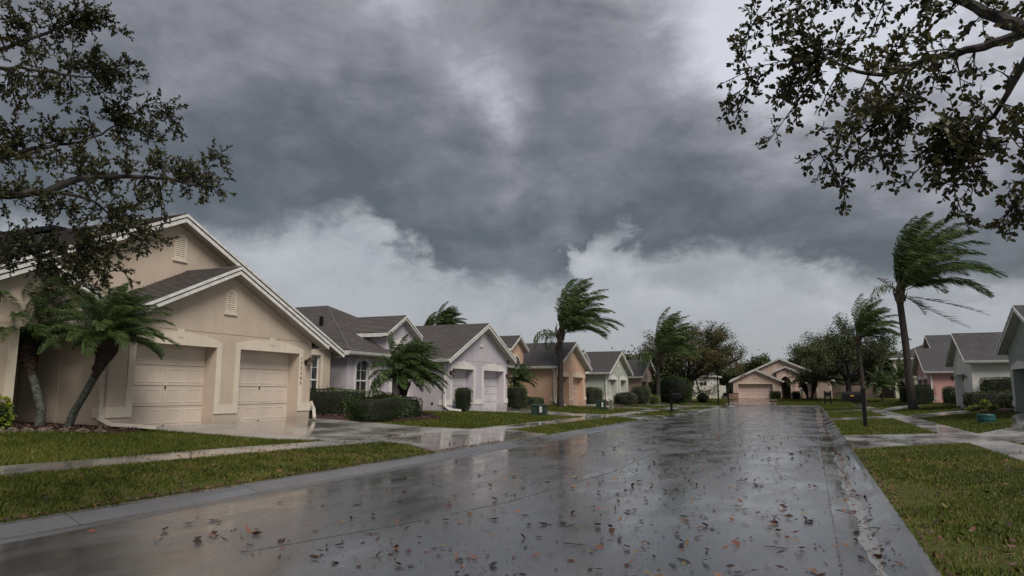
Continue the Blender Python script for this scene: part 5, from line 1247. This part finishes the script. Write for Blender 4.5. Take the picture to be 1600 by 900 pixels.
# far-off wood closing the horizon
def wood(name, label, x0, x1, y0, y1, z0, hmin, hmax, n, leaf, seed):
    r = np.random.default_rng(seed); m = int(n / 130); cx = r.uniform(x0, x1, m); cy = r.uniform(y0, y1, m); ch = r.uniform(hmin, hmax, m); R_ = r.uniform(2.0, 3.4, m)
    i = r.integers(0, m, n); d = r.normal(size=(n, 3)); d /= np.linalg.norm(d, axis=1)[:, None]; q = R_[i][:, None] * d * r.uniform(.75, 1.05, (n, 1))
    P = np.stack([cx[i] + q[:, 0], cy[i] + q[:, 1], z0 + np.maximum(.2, (ch[i] - R_[i]) + q[:, 2] * 1.0 - (r.random(n) ** 2) * (ch[i] - R_[i]) * .9)], 1)
    sh = .45 + .4 * clump_noise(P, seed, 3, .5)
    o = link(name, leaf_mesh(name, P, leaf, M['treeleaf'], seed, .1, 1.5, None, sh)); tag(o, label, None, None, 'stuff'); return o
wood('woodland', 'far-off wood behind the houses at the end of the street', -60, -9, 138, 150, .8, 3.6, 6.0, 26000, .45, 71)
wood('woodland', 'trees massed behind the houses on the right', 2, 50, 122, 136, .8, 4.0, 6.6, 26000, .48, 72)
wood('woodland', 'trees massed behind the houses on the left', -90, -34, 60, 130, .8, 3.5, 4.6, 12000, .62, 73)
OR_L=[[(2.57,4.89,2.52),(2.29,4.85,3.21),(1.9,4.82,3.72),(1.6,4.79,3.77),(1.31,4.88,3.77),(1.25,4.96,3.87),(1.18,5.13,4.04),(1.08,5.28,4.23),(0.81,5.41,4.52),(0.45,5.49,4.65)],[(1.31,4.88,3.76),(1.21,4.92,3.74),(1.12,4.94,3.73),(1.02,4.97,3.72),(0.9,5.08,3.77),(0.84,5.18,3.82),(0.73,5.22,3.77),(0.61,5.33,3.81),(0.43,5.33,3.86),(0.23,5.38,4.02),(0.02,5.42,4.18)],[(1.6,4.79,3.77),(1.35,4.6,3.61),(1.23,4.58,3.47),(1.17,4.64,3.35),(1.12,4.7,3.25),(1.04,4.84,3.19),(0.95,4.97,3.17)],[(0.73,5.22,3.77),(0.64,5.2,3.59),(0.56,5.24,3.48),(0.42,5.3,3.36)],[(1.6,4.79,3.77),(1.49,4.7,3.24),(1.38,4.84,2.93),(1.23,4.91,2.77)]]
OR_T=[(-0.49,5.57,4.05),(-0.39,5.46,4.29),(-0.43,5.59,3.74),(-0.26,5.45,4.55),(-0.2,5.58,3.51),(-0.24,5.52,4.62),(-0.52,5.57,3.77),(0.03,5.33,4.35),(0.16,5.4,4.2),(-0.07,5.46,4.54),(0.33,5.38,4.23),(0.45,5.32,4.11),(0.6,5.53,4.33),(0.31,5.56,4.54),(0.08,5.55,3.29),(0.23,5.48,3.16),(0.33,5.34,3.27),(0.3,5.43,2.93),(0.2,5.37,3.49),(0.41,5.35,3.21),(0.61,5.3,3.29),(0.56,5.24,3.48),(0.75,5.25,3.41),(0.74,5.19,3.57),(0.83,5.22,3.98),(0.67,5.25,3.98),(0.59,5.29,3.91),(1.01,5.32,4.18),(0.9,5.3,4.26),(1.1,5.18,3.97),(1.25,5.12,4.02),(1.32,5.01,3.98),(1.06,5.01,3.61),(0.99,5.05,3.55),(0.86,5.15,3.62),(0.63,5.09,2.94),(0.74,5.03,3.11),(0.76,4.89,3.21),(0.85,4.85,3.29),(0.86,4.92,3.04),(0.98,4.96,2.82),(1.05,4.93,2.88),(1.09,4.78,3.0),(1.18,4.75,3.02),(0.92,4.93,2.97),(1.03,4.8,3.32),(1.12,4.72,3.47),(1.19,4.69,3.21),(1.13,4.97,2.63),(1.2,4.95,2.65),(1.21,4.81,2.79),(1.24,4.76,2.96),(0.9,4.85,3.24),(0.81,5.0,2.97),(1.05,4.88,3.06),(0.42,5.3,3.67),(0.31,5.36,3.81),(0.14,5.46,3.83),(0.01,5.44,3.89),(-0.13,5.46,3.83),(0.06,5.49,4.01),(-0.1,5.45,4.1),(0.48,5.38,3.98),(0.11,5.46,4.09),(1.23,4.73,3.65),(0.32,5.39,3.99),(0.19,5.41,3.68),(0.54,5.29,3.64),(0.66,5.26,3.4),(0.37,5.36,3.51),(0.46,5.5,4.42),(0.75,5.42,4.29),(-0.04,5.48,4.28)]
OL_L=[[(-8.26,2.2,2.52),(-8.02,2.52,3.44),(-7.74,2.94,3.93),(-7.57,3.5,4.42),(-7.47,3.89,4.77),(-7.31,4.18,5.04),(-7.2,4.41,5.26),(-7.06,4.64,5.49)],[(-7.74,2.94,3.93),(-7.36,3.56,4.28),(-7.13,3.93,4.66),(-6.98,4.13,4.75),(-6.89,4.44,4.8),(-6.76,4.63,4.82),(-6.72,4.81,4.91)],[(-7.74,2.94,3.93),(-7.47,3.3,3.55),(-7.31,3.72,3.41),(-7.07,4.13,3.47),(-6.87,4.42,3.55),(-6.81,4.63,3.71),(-6.74,4.85,3.82),(-6.64,5.14,3.89),(-6.47,5.48,3.95),(-6.34,5.8,3.93)],[(-6.87,4.42,3.55),(-6.72,4.65,3.56),(-6.63,4.79,3.52),(-6.65,4.96,3.43),(-6.61,5.05,3.34)],[(-7.31,3.72,3.41),(-7.3,4.01,3.74),(-7.22,4.41,4.02),(-7.06,4.76,4.19),(-6.94,5.02,4.36),(-6.82,5.21,4.63)],[(-7.31,3.72,3.41),(-7.04,3.92,3.13),(-6.91,4.2,2.99),(-6.81,4.38,2.9),(-6.77,4.6,3.0),(-6.68,4.87,3.07)]]
OL_T=[(-6.89,4.58,5.62),(-6.81,4.66,5.67),(-6.77,4.8,5.57),(-6.84,4.75,5.51),(-6.88,4.63,5.34),(-6.75,4.71,5.23),(-6.78,4.75,5.13),(-6.66,4.97,5.04),(-6.71,4.83,4.89),(-6.83,4.61,4.69),(-6.9,4.61,4.53),(-6.94,4.5,4.59),(-7.02,4.36,4.62),(-7.04,4.26,4.41),(-7.14,4.52,4.39),(-6.97,4.94,4.43),(-7.07,4.82,4.39),(-7.16,4.75,4.27),(-7.0,5.11,4.69),(-6.89,5.22,4.74),(-6.78,5.42,4.94),(-6.59,5.68,4.89),(-6.7,5.69,4.65),(-6.73,5.57,4.49),(-6.71,5.53,4.28),(-6.84,5.4,4.56),(-6.91,5.23,4.39),(-6.77,5.29,4.28),(-6.29,5.93,4.44),(-6.33,5.93,4.33),(-6.32,5.92,4.04),(-6.18,6.11,3.92),(-6.27,6.02,3.93),(-6.41,5.75,4.23),(-6.51,5.67,4.13),(-6.53,5.51,3.69),(-6.65,5.36,3.74),(-6.44,5.72,3.85),(-6.67,5.46,4.18),(-6.84,5.27,4.14),(-6.88,5.07,4.08),(-6.91,4.89,4.0),(-6.61,5.15,3.54),(-6.61,5.04,3.38),(-6.6,4.98,3.6),(-6.36,5.4,3.2),(-6.47,5.3,3.11),(-6.56,5.18,3.16),(-6.55,5.07,3.0),(-6.51,5.18,2.76),(-6.59,4.9,2.77),(-6.67,4.83,2.67),(-6.72,4.72,2.82),(-6.68,4.64,2.64),(-6.75,4.51,2.79),(-6.8,4.37,2.99),(-6.89,4.25,2.91),(-6.91,4.17,3.05),(-6.82,4.27,3.19),(-6.81,4.48,3.17),(-6.78,4.64,3.33),(-6.73,4.76,3.19),(-6.79,4.57,3.51),(-6.89,4.27,3.38),(-6.98,4.15,3.3),(-7.07,4.23,3.71),(-7.02,4.43,3.84),(-7.08,4.66,3.98),(-7.22,4.34,4.14),(-7.25,4.22,4.26),(-7.2,4.52,4.23),(-7.2,4.14,4.49),(-7.31,4.19,5.29),(-7.27,4.31,5.48),(-7.15,4.42,5.58),(-7.08,4.53,5.34),(-7.09,4.37,5.01),(-7.13,4.21,4.58),(-6.99,4.44,4.86),(-7.27,4.12,5.45),(-7.16,4.5,4.04),(-6.66,4.84,3.24),(-6.61,4.96,3.09),(-7.17,4.15,3.9),(-6.83,4.78,3.71),(-6.77,5.02,3.77),(-7.07,4.13,3.49),(-6.89,4.09,2.79),(-6.87,4.54,3.71),(-7.23,4.29,5.07),(-6.93,4.59,5.05),(-7.0,4.23,3.52),(-6.8,4.43,3.35),(-7.0,4.38,3.62)]
# the two near oaks: trunks stand just outside the frame, their boughs reach in
def bough_tree(label, trunk_pts, trunk_r, limbs, targets, seed, leafmat, leaf, twig_step, twig_len, leaf_step, limb_r, extra_targets=0, wind=Vector((.3, .1, -.1)), spread=.5, single=0, down=.1):
    r = random.Random(seed); rn = np.random.default_rng(seed)
    h = thing('oak_tree', trunk_pts[0], 0, label, 'tree'); o0 = Vector(trunk_pts[0])
    m = MB(); m.tube([Vector(p) - o0 for p in trunk_pts], trunk_r, 14); m.build('trunk', M['bark'], h, True)
    nodes = []; L = [[Vector(p) for p in l] for l in limbs]
    m = MB()
    for li, l in enumerate(L):
        pts = []; 
        for a, b in zip(l[:-1], l[1:]):
            k = max(2, int((b - a).length / .08))
            for j in range(k): pts.append(a.lerp(b, j / k) + Vector((r.gauss(0, .006), r.gauss(0, .006), r.gauss(0, .006))))
        pts.append(l[-1]); n = len(pts); r0 = limb_r[li]
        rad = [max(.006, r0 * (1 - .88 * (i / n) ** .8)) for i in range(n)]
        m.tube([p - o0 for p in pts], rad, 8, True); nodes += [(p, q) for p, q in zip(pts, rad)]
    C = []; D = []; S = []
    def twigs_along(path, rad, dens=1.):
        tl = sum((b - a).length for a, b in zip(path[:-1], path[1:])); s = .10 * tl; 
        while s < tl:
            acc = 0
            for a, b in zip(path[:-1], path[1:]):
                q = (b - a).length
                if acc + q >= s: break
                acc += q
            p = a.lerp(b, (s - acc) / q); d = (b - a).normalized()
            side = Vector((r.gauss(0, 1), r.gauss(0, 1), r.gauss(-down, .8))); side = (side - d * side.dot(d)).normalized()
            td = (d * r.uniform(.5, 1.0) + side * spread * 1.6 + wind * .3).normalized(); ln = twig_len * r.uniform(.5, 1.3) * (1 - .35 * s / tl)
            sub(p, td, ln); s += twig_step / dens * r.uniform(.6, 1.4)
        sub(path[-1], (path[-1] - path[-2]).normalized(), twig_len * .4)
    def sub(p, d, ln):
        k = max(3, int(ln / leaf_step)); pts = [p]
        for i in range(k):
            d = (d + Vector((r.gauss(0, .10), r.gauss(0, .10), r.gauss(-.015, .10)))).normalized(); q = pts[-1] + d * ln / k; pts.append(q)
            for _ in range(2 if r.random() < .75 else 1):
                sd = Vector((r.gauss(0, 1), r.gauss(0, 1), r.gauss(0, 1))); ld = (d * .7 + (sd - d * sd.dot(d)).normalized() * .8).normalized()
                C.append(tuple(q - o0)); D.append(tuple(ld)); 
            if i > 1 and r.random() < .12 and ln > twig_len * .6:
                sd = Vector((r.gauss(0, 1), r.gauss(0, 1), r.gauss(0, 1))).normalized(); sub(q, (d + sd * .8).normalized(), ln * .45)
        m.tube([x - o0 for x in pts[::2] + [pts[-1]]], [.0035] * (len(pts[::2]) + 1), 3, False)
    T_ = [Vector(t) for t in targets]
    for k in range(extra_targets):
        a = Vector(r.choice(targets)); nn = min(nodes, key=lambda n_: (n_[0] - a).length)[0]
        T_.append(a.lerp(nn, r.uniform(0, .8)) + Vector((r.gauss(0, .06), r.gauss(0, .25), r.gauss(0, .07))))
    for t in T_:
        # join the target to a limb node that is near but a little back along the bough
        best = min(nodes, key=lambda n_: (n_[0] - t).length + (0 if n_[1] > .008 else .25)); p = best[0]; dist = (t - p).length
        k = max(3, int(dist / .10)); path = []; bend = Vector((r.gauss(0, .1), r.gauss(0, .1), .12)) * dist
        for i in range(k + 1): u = i / k; path.append(p.lerp(t, u) + bend * math.sin(u * math.pi) * .6)
        r0 = min(best[1] * .6, .006 + .010 * dist)
        m.tube([x - o0 for x in path], [max(.0035, r0 * (1 - .7 * i / k)) for i in range(k + 1)], 5, False)
        nodes += [(x, max(.004, r0 * (1 - .7 * i / k))) for i, x in enumerate(path) if i > 0][:-1:2]
        twigs_along(path, r0)
    m.build('limbs', M['bark'], h)
    C = np.array(C); D = np.array(D); n = len(C); sh = np.clip(.40 + .35 * clump_noise(C, seed, 3, 1.5), 0, 1)
    camp = np.array([0, 0, 1.6]) - np.array(o0); order = np.argsort(np.linalg.norm(C - camp, axis=1))
    if single:
        # the leaves that show largest are leaves of their own, sharing four meshes
        protos = []
        for i in range(4):
            me = leaf_mesh('leaf', np.zeros((1, 3)), leaf, M[leafmat], seed + i, 0, 1.75, np.array([[1., 0, 0]]), np.array([.2 + .2 * i])); protos.append(me)
        for i in order[:single]:
            q = Vector(D[i]).to_track_quat('X', 'Z'); o = link('leaf', protos[i % 4], h, C[i]); o.rotation_euler = (q @ Vector((1, 0, 0)).rotation_difference(Vector((1, 0, 0)))).to_euler(); o.rotation_euler.rotate_axis('X', r.uniform(0, 6.28))
        keep = np.ones(n, bool); keep[order[:single]] = False; C, D, sh = C[keep], D[keep], sh[keep]
    link('leaves', leaf_mesh('leaves', C, leaf, M[leafmat], seed, 0, 1.75, D, sh), h)['kind'] = 'stuff'
    print('bough tree', label[:20], n, 'leaves')
    return h
bough_tree('overhanging oak whose leafy boughs reach in at the top right corner', [(3.1, 4.2, .05), (3.05, 4.25, .9), (2.85, 4.5, 1.7), (2.6, 4.85, 2.5)], [.26, .20, .17, .12], OR_L, OR_T, 101, 'oakleaf', .043, .046, .16, .021, [.105, .036, .040, .016, .028], extra_targets=55, single=300, down=.35)
bough_tree('big oak whose dense boughs hang in at the left edge over the tan house', [(-9.6, 1.2, .05), (-9.4, 1.4, 1.0), (-8.8, 1.8, 1.9), (-8.26, 2.2, 2.6)], [.34, .26, .22, .18], OL_L, OL_T, 202, 'oakleaf', .037, .042, .16, .018, [.09, .05, .085, .025, .04, .04], extra_targets=250, single=0, down=.05)
# ------------------------------------------------------------------ grass
FOOT = [[(-16.45, 12.3), (-16, 12.3), (-16, 19.98), (-40, 19.98), (-40, 12.3)], [(-40, 23.6), (-17.9, 23.6), (-17.9, 19.9), (-40, 19.9)], [(-40, 24.7), (-17.9, 24.7), (-17.9, 30.05), (-40, 30.05)],
        [(-40, 30.0), (-16, 30.0), (-16, 37.3), (-40, 37.3)], [(-40, 45.7), (-16, 45.7), (-16, 52.7), (-40, 52.7)], [(-40, 59), (-16, 59), (-16, 66.5), (-40, 66.5)], [(-40, 71.6), (-16, 71.6), (-16, 78.5), (-40, 78.5)],
        [(9, 34.4), (9, 41.4), (30, 41.4), (30, 34.4)], [(9, 50.4), (9, 56.2), (30, 56.2), (30, 50.4)], [(9, 67.4), (9, 74.6), (30, 74.6), (30, 67.4)], [(-9.7, 100), (-3.8, 100), (-3.8, 110), (-9.7, 110)], [(-8.73, -50), (.9, -50), (.90, 84.8), (-8.73, 84.8)]]
def noise2(x, y, seed, f):
    return clump_noise(np.stack([x, y, np.zeros_like(x)], 1), seed, 3, f)
def grass(name, label, x0, x1, y0, y1, dens, w, hgt, seed, segs=1, brown=0., edge_l=False, cone=None):
    r = np.random.default_rng(seed); n = int((x1 - x0) * (y1 - y0) * dens); X = r.uniform(x0, x1, n); Y = r.uniform(y0, y1, n)
    az_ = np.degrees(np.arctan2(X, Y)); k = (az_ > -64) & (az_ < 17.5)
    X, Y = X[k], Y[k]; k = np.ones(len(X), bool)
    for p in CONC + FOOT:
        xs = [q[0] for q in p]; ys = [q[1] for q in p]; bb = (X > min(xs)) & (X < max(xs)) & (Y > min(ys)) & (Y < max(ys)) & k
        i = np.nonzero(bb)[0]; k[i[inside_n(p, X[i], Y[i])]] = False
    X, Y = X[k], Y[k]
    pat = noise2(X, Y, 7, 1.1); pat2 = noise2(X, Y, 8, 3.2)
    # tired, thin turf beside the kerb, as a real property of the place
    ek = np.where(X < -4, np.clip(1 - (-8.85 - X) / 2.4, 0, 1), np.clip(1 - (X - .9) / 2.2, 0, 1)) * (Y < 24)
    dead = np.clip(.02 + .40 * ek + 1.0 * np.maximum(pat, -.2) * (0.3 + ek) + .55 * pat2 * (.25 + ek), 0, 1) * brown
    thin = r.random(len(X)) > np.clip(ek * .45 + dead * .5, 0, .8) * (brown > 0)
    X, Y, dead, pat, pat2 = X[thin], Y[thin], dead[thin], pat[thin], pat2[thin]; n = len(X)
    Z = gzn(X, Y); a = r.uniform(0, 6.283, n); h_ = hgt * r.uniform(.55, 1.2, n) * (1 + .18 * pat2) * (1 - .45 * dead); ww = w * r.uniform(.7, 1.3, n)
    sx_ = np.cos(a) * ww / 2; sy_ = np.sin(a) * ww / 2; ln = r.normal(0, .42, (n, 2)) * h_[:, None] + np.array([.16, .06]) * h_[:, None]
    b = np.stack([X, Y, Z - .004], 1); s = np.stack([sx_, sy_, np.zeros(n)], 1)
    sh = np.clip(.40 + .14 * r.normal(size=n) + .13 * pat + .10 * pat2 + dead * r.uniform(.1, .8, n), 0, 1)
    if segs == 1:
        tip = b + np.stack([ln[:, 0], ln[:, 1], h_], 1); v = np.stack([b - s, b + s, tip], 1).reshape(-1, 3); f = np.arange(n * 3).reshape(-1, 3)
        me = np_mesh(name, v, f, M['grass'], sh)
    else:
        mid = b + np.stack([ln[:, 0] * .35, ln[:, 1] * .35, h_ * .6], 1); tip = b + np.stack([ln[:, 0] * 1.3, ln[:, 1] * 1.3, h_ * .95], 1)
        v = np.stack([b - s, b + s, mid + s * .85, mid - s * .85, tip], 1).reshape(-1, 3); o = np.arange(n)[:, None] * 5
        f = np.concatenate([o + np.array([0, 1, 2]), o + np.array([0, 2, 3]), o + np.array([3, 2, 4])], 1).reshape(-1, 3); me = np_mesh(name, v, f, M['grass'], np.repeat(sh, 3))
    o = link(name, me); tag(o, label, None, None, 'stuff'); print(name, n); return o
grass('grass', 'coarse wet grass of the nearest right-hand lawn with brown thin patches', .87, 7.5, 6.0, 13.0, 2400, .0085, .075, 1, 2, 1.4)
grass('grass', 'coarse wet grass at the back of the nearest right-hand lawn', .92, 5.2, 13.0, 24, 1500, .012, .075, 2, 2, 1.)
grass('grass', 'grass strip between the left kerb and the pavement', -12.9, -8.72, 4.5, 18, 1500, .012, .08, 3, 2, 1.5)
grass('grass', 'front lawn of the tan house', -20, -11.2, 7.0, 17.5, 900, .017, .075, 4, 1, .45)
grass('grass', 'lawns in front of the lilac house', -18, -8.75, 20, 42, 420, .030, .08, 5, 1, .35)
grass('grass', 'lawns in front of the peach house', -18, -8.75, 42, 62, 230, .045, .085, 6, 1, .3)
grass('grass', 'far lawns on the left', -22, -8.75, 62, 88, 110, .07, .09, 7, 1, .2)
grass('grass', 'lawns and strips on the right around the mailbox', .92, 9, 26, 48, 420, .030, .08, 8, 1, .2)
grass('grass', 'far lawns on the right', .92, 14, 48, 70, 200, .05, .085, 9, 1, .2)
grass('grass', 'lawn at the head of the street on the right', .92, 18, 70, 100, 80, .08, .09, 10, 1, .1)
grass('grass', 'lawn before the end house', -14, 6, 84.9, 101, 100, .07, .09, 11, 1, .1)

# ------------------------------------------------------------------ fallen leaves on the wet road and gutter
def road_z(x, y):
    if -8 <= x <= .15: return .035 - .035 * ((x + 3.92) / 4.08) ** 2
    if .15 < x <= .92: return float(np.interp(x, [p[0] for p in KP[1:8]], [p[1] for p in KP[1:8]]))
    if -8.765 <= x < -8: return float(np.interp(-7.7 - x, [p[0] + .0 for p in KP[1:8]], [p[1] for p in KP[1:8]]))
    return gz(x, y)
def leaf_proto(seed, kind):
    r = random.Random(seed); m = MB(); n = 7; L = 1.0; cur = r.uniform(.15, .5); roll = r.uniform(.1, .5); wd = {'oval': .27, 'broad': .36, 'slim': .15, 'scrap': .3}[kind]
    pts = []
    for i in range(n):
        t = i / (n - 1); w_ = wd * math.sin(math.pi * min(1, t * .93 + .07)) ** .75 * r.uniform(.85, 1.12)
        x = (t - .5) * L; z = cur * .5 * (2 * t - 1) ** 2 * .55
        pts.append(((x, -w_, z + roll * w_), (x, 0, z), (x, w_, z + roll * w_ * r.uniform(.3, 1.4))))
    for a, b in zip(pts[:-1], pts[1:]):
        m.face([a[0], b[0], b[1], a[1]]); m.face([a[1], b[1], b[2], a[2]])
    if kind != 'scrap': m.tube([(.48, 0, .03), (.62, r.uniform(-.06, .06), .05), (.74, r.uniform(-.1, .1), .03)], [.016, .012, .012], 4, False)
    return m
LK = [('curled dark brown leaf', (.045, .022, .014), 'oval'), ('russet brown leaf', (.13, .045, .022), 'broad'), ('pale tan leaf', (.26, .13, .06), 'oval'), ('blackish wet leaf', (.016, .012, .011), 'oval'),
      ('yellow-green leaf', (.20, .19, .035), 'broad'), ('slim brown leaf', (.07, .032, .018), 'slim'), ('reddish leaf', (.15, .028, .016), 'broad'), ('dull green leaf', (.045, .07, .03), 'oval')]
lm = []
for i, (nm, c_, kd) in enumerate(LK):
    mt = pmat(nm.replace(' ', '_').replace('-', '_'), c_, .32, .35, 4, .3, 20, spec=.6)
    lm.append([leaf_proto(300 + i * 7 + k, kd).mesh('fallen_leaf', mt, True) for k in range(3)])
rl = random.Random(77); placed = []
def zone(x, y):
    if x > .15: return 'gutter on the right' + (', near' if y < 12 else ', further off')
    s = 'right half of road' if x > -2.4 else ('middle of road' if x > -5.4 else 'left half of road')
    return s + (', nearest' if y < 8 else ', near' if y < 12.5 else ', further off' if y < 19 else ', far off')
tries = 0
while len(placed) < 300 and tries < 20000:
    tries += 1
    y = 5.6 + 24 * rl.random() ** 1.7; x = rl.uniform(-7.9, .88)
    az_ = math.degrees(math.atan2(x, y))
    if az_ < -59: continue
    keep = .35 + .65 * math.exp(-((x + 1.6) / 2.6) ** 2) if x < .15 else .9
    if rl.random() > keep: continue
    if x > .3 and rl.random() < .5: x = rl.gauss(.5, .07)
    k = rl.choices(range(8), [6, 7, 3, 3, 1.0, 3, 2.6, .6])[0]; sz = rl.choice([.05, .06, .07, .08, .10, .115, .135]) * rl.uniform(.8, 1.15)
    if k == 4: sz = max(sz, .07)
    o = link('fallen_leaf', rl.choice(lm[k]), None, (x, y, road_z(x, y) + .004 + sz * .03), (rl.gauss(0, .16), rl.gauss(0, .16), rl.uniform(0, 6.28)), (sz, sz, sz * rl.uniform(.6, 1.3)))
    g = f"{'small ' if sz < .075 else ('large ' if sz > .11 else '')}{LK[k][0]} on wet {zone(x, y)}"
    tag(o, g, 'leaf', g); placed.append((x, y))
# twigs
tw = MB(); tw.tube([(-.5, 0, .02), (-.15, .03, .035), (.2, -.02, .02), (.5, .03, .03)], [.012, .018, .014, .008], 5); tw.tube([(.1, 0, .02), (.3, .14, .04)], [.01, .005], 4); twm = tw.mesh('twig', M['bark'])
for (x, y, s, a, lab) in [(-2.35, 7.25, .24, .1, 'short broken twig on the road, nearest the camera'), (-.42, 8.0, .26, -.2, 'twig on the road near the right-hand edge of the asphalt'), (.62, 9.6, .34, .5, 'twig across the right-hand gutter'), (-4.6, 6.9, .2, .4, 'small twig on the left half of the road'), (.35, 10.9, .3, -.1, 'thin twig in the right-hand gutter further up')]:
    tag(link('twig', twm, None, (x, y, road_z(x, y) + .004), (0, 0, a), (s, s, s)), lab, 'twig')
# the finer litter, past counting
def litter(name, label, X, Y, size, mat, seed, dz=.006, flat=.25):
    r = np.random.default_rng(seed); n = len(X); Z = np.array([road_z(x, y) for x, y in zip(X, Y)]) + dz
    a = r.uniform(0, 6.28, n); s = size * r.uniform(.5, 1.4, n); e = r.uniform(.25, .8, n)
    dx = np.stack([np.cos(a), np.sin(a), r.normal(0, flat, n)], 1) * s[:, None] / 2; dy = np.stack([-np.sin(a), np.cos(a), r.normal(0, flat, n)], 1) * (s * e)[:, None] / 2
    c = np.stack([X, Y, Z + s * flat * .5], 1); v = np.stack([c - dx, c - dy * .8, c + dx * .9, c + dy], 1).reshape(-1, 3); f = (np.arange(n) * 4)[:, None] + np.array([0, 1, 2, 3])[None]
    o = link(name, np_mesh(name, v, f, mat, r.random(n))); tag(o, label, None, None, 'stuff'); return o
r_ = np.random.default_rng(5)
n = 2600; Y = 5.6 + 34 * r_.random(n) ** 1.5; X = np.where(r_.random(n) < .6, r_.normal(-1.8, 2.3, n), r_.uniform(-7.9, .1, n)); k = (X > -7.95) & (X < .12); X, Y = X[k], Y[k]
litter('leaf_litter', 'tiny dark leaf scraps scattered over the road', X, Y, .03, M['litter'], 51)
n = 1500; Y = r_.uniform(6, 46, n); X = r_.normal(.49, .022, n) + .02 * np.sin(Y * 2.1); k = r_.random(n) < np.clip((Y - 8) / 14, .12, 1); litter('leaf_litter', 'dark line of litter washed along the right-hand gutter', X[k], Y[k], .04, M['chip'], 52, .004)
n = 2600; Y = r_.uniform(6, 60, n); X = r_.normal(.155, .008, n); litter('leaf_litter', 'dark grit along the seam between asphalt and gutter, right', X, Y, .022, M['chip'], 53, .002, .1)
n = 1800; Y = r_.uniform(5, 50, n); X = r_.normal(-8.0, .012, n); litter('leaf_litter', 'dark grit along the seam between asphalt and gutter, left', X, Y, .025, M['chip'], 54, .002, .1)
n = 1100; Y = r_.uniform(6, 24, n); X = .93 + np.abs(r_.normal(0, .06, n)); litter('leaf_litter', 'leaves and soil caught along the right-hand grass edge', X, Y, .036, M['litter'], 55, .02, .4)
n = 1500; Y = r_.uniform(5, 20, n); X = -8.77 - np.abs(r_.normal(0, .06, n)); litter('leaf_litter', 'leaves and soil caught along the left-hand grass edge', X, Y, .05, M['litter'], 56, .02, .4)
n = 1000; Y = 5.7 + 22 * r_.random(n) ** 1.35; X = np.where(r_.random(n) < .75, r_.normal(-1.7, 1.9, n), r_.uniform(-7.8, .1, n)); k = (X > -7.9) & (X < .8)
litter('leaf_litter', 'more brown and russet leaves scattered thickly over the wet road', X[k], Y[k], .095, M['litter'], 60, .008, .35)
n = 160; Y = r_.uniform(6.5, 22, n); X = r_.normal(.5, .12, n); litter('leaf_litter', 'russet leaves gathered in the right-hand gutter', X, Y, .08, M['litter'], 61, .008, .35)
n = 700; Y = r_.uniform(6.5, 20, n); X = np.concatenate([r_.uniform(.95, 4.6, n // 2), r_.uniform(-12, -8.9, n // 2)]); litter('leaf_litter', 'brown leaves lying in the grass on both sides', X, Y, .07, M['litter'], 57, .035, .5)
n = 90; Y = r_.uniform(6.6, 9.5, n); X = r_.normal(1.9, .5, n); litter('leaf_litter', 'drift of dry brown leaves in the near right-hand grass', X, Y, .085, M['litter'], 58, .035, .5)
print('objects', len(bpy.data.objects))
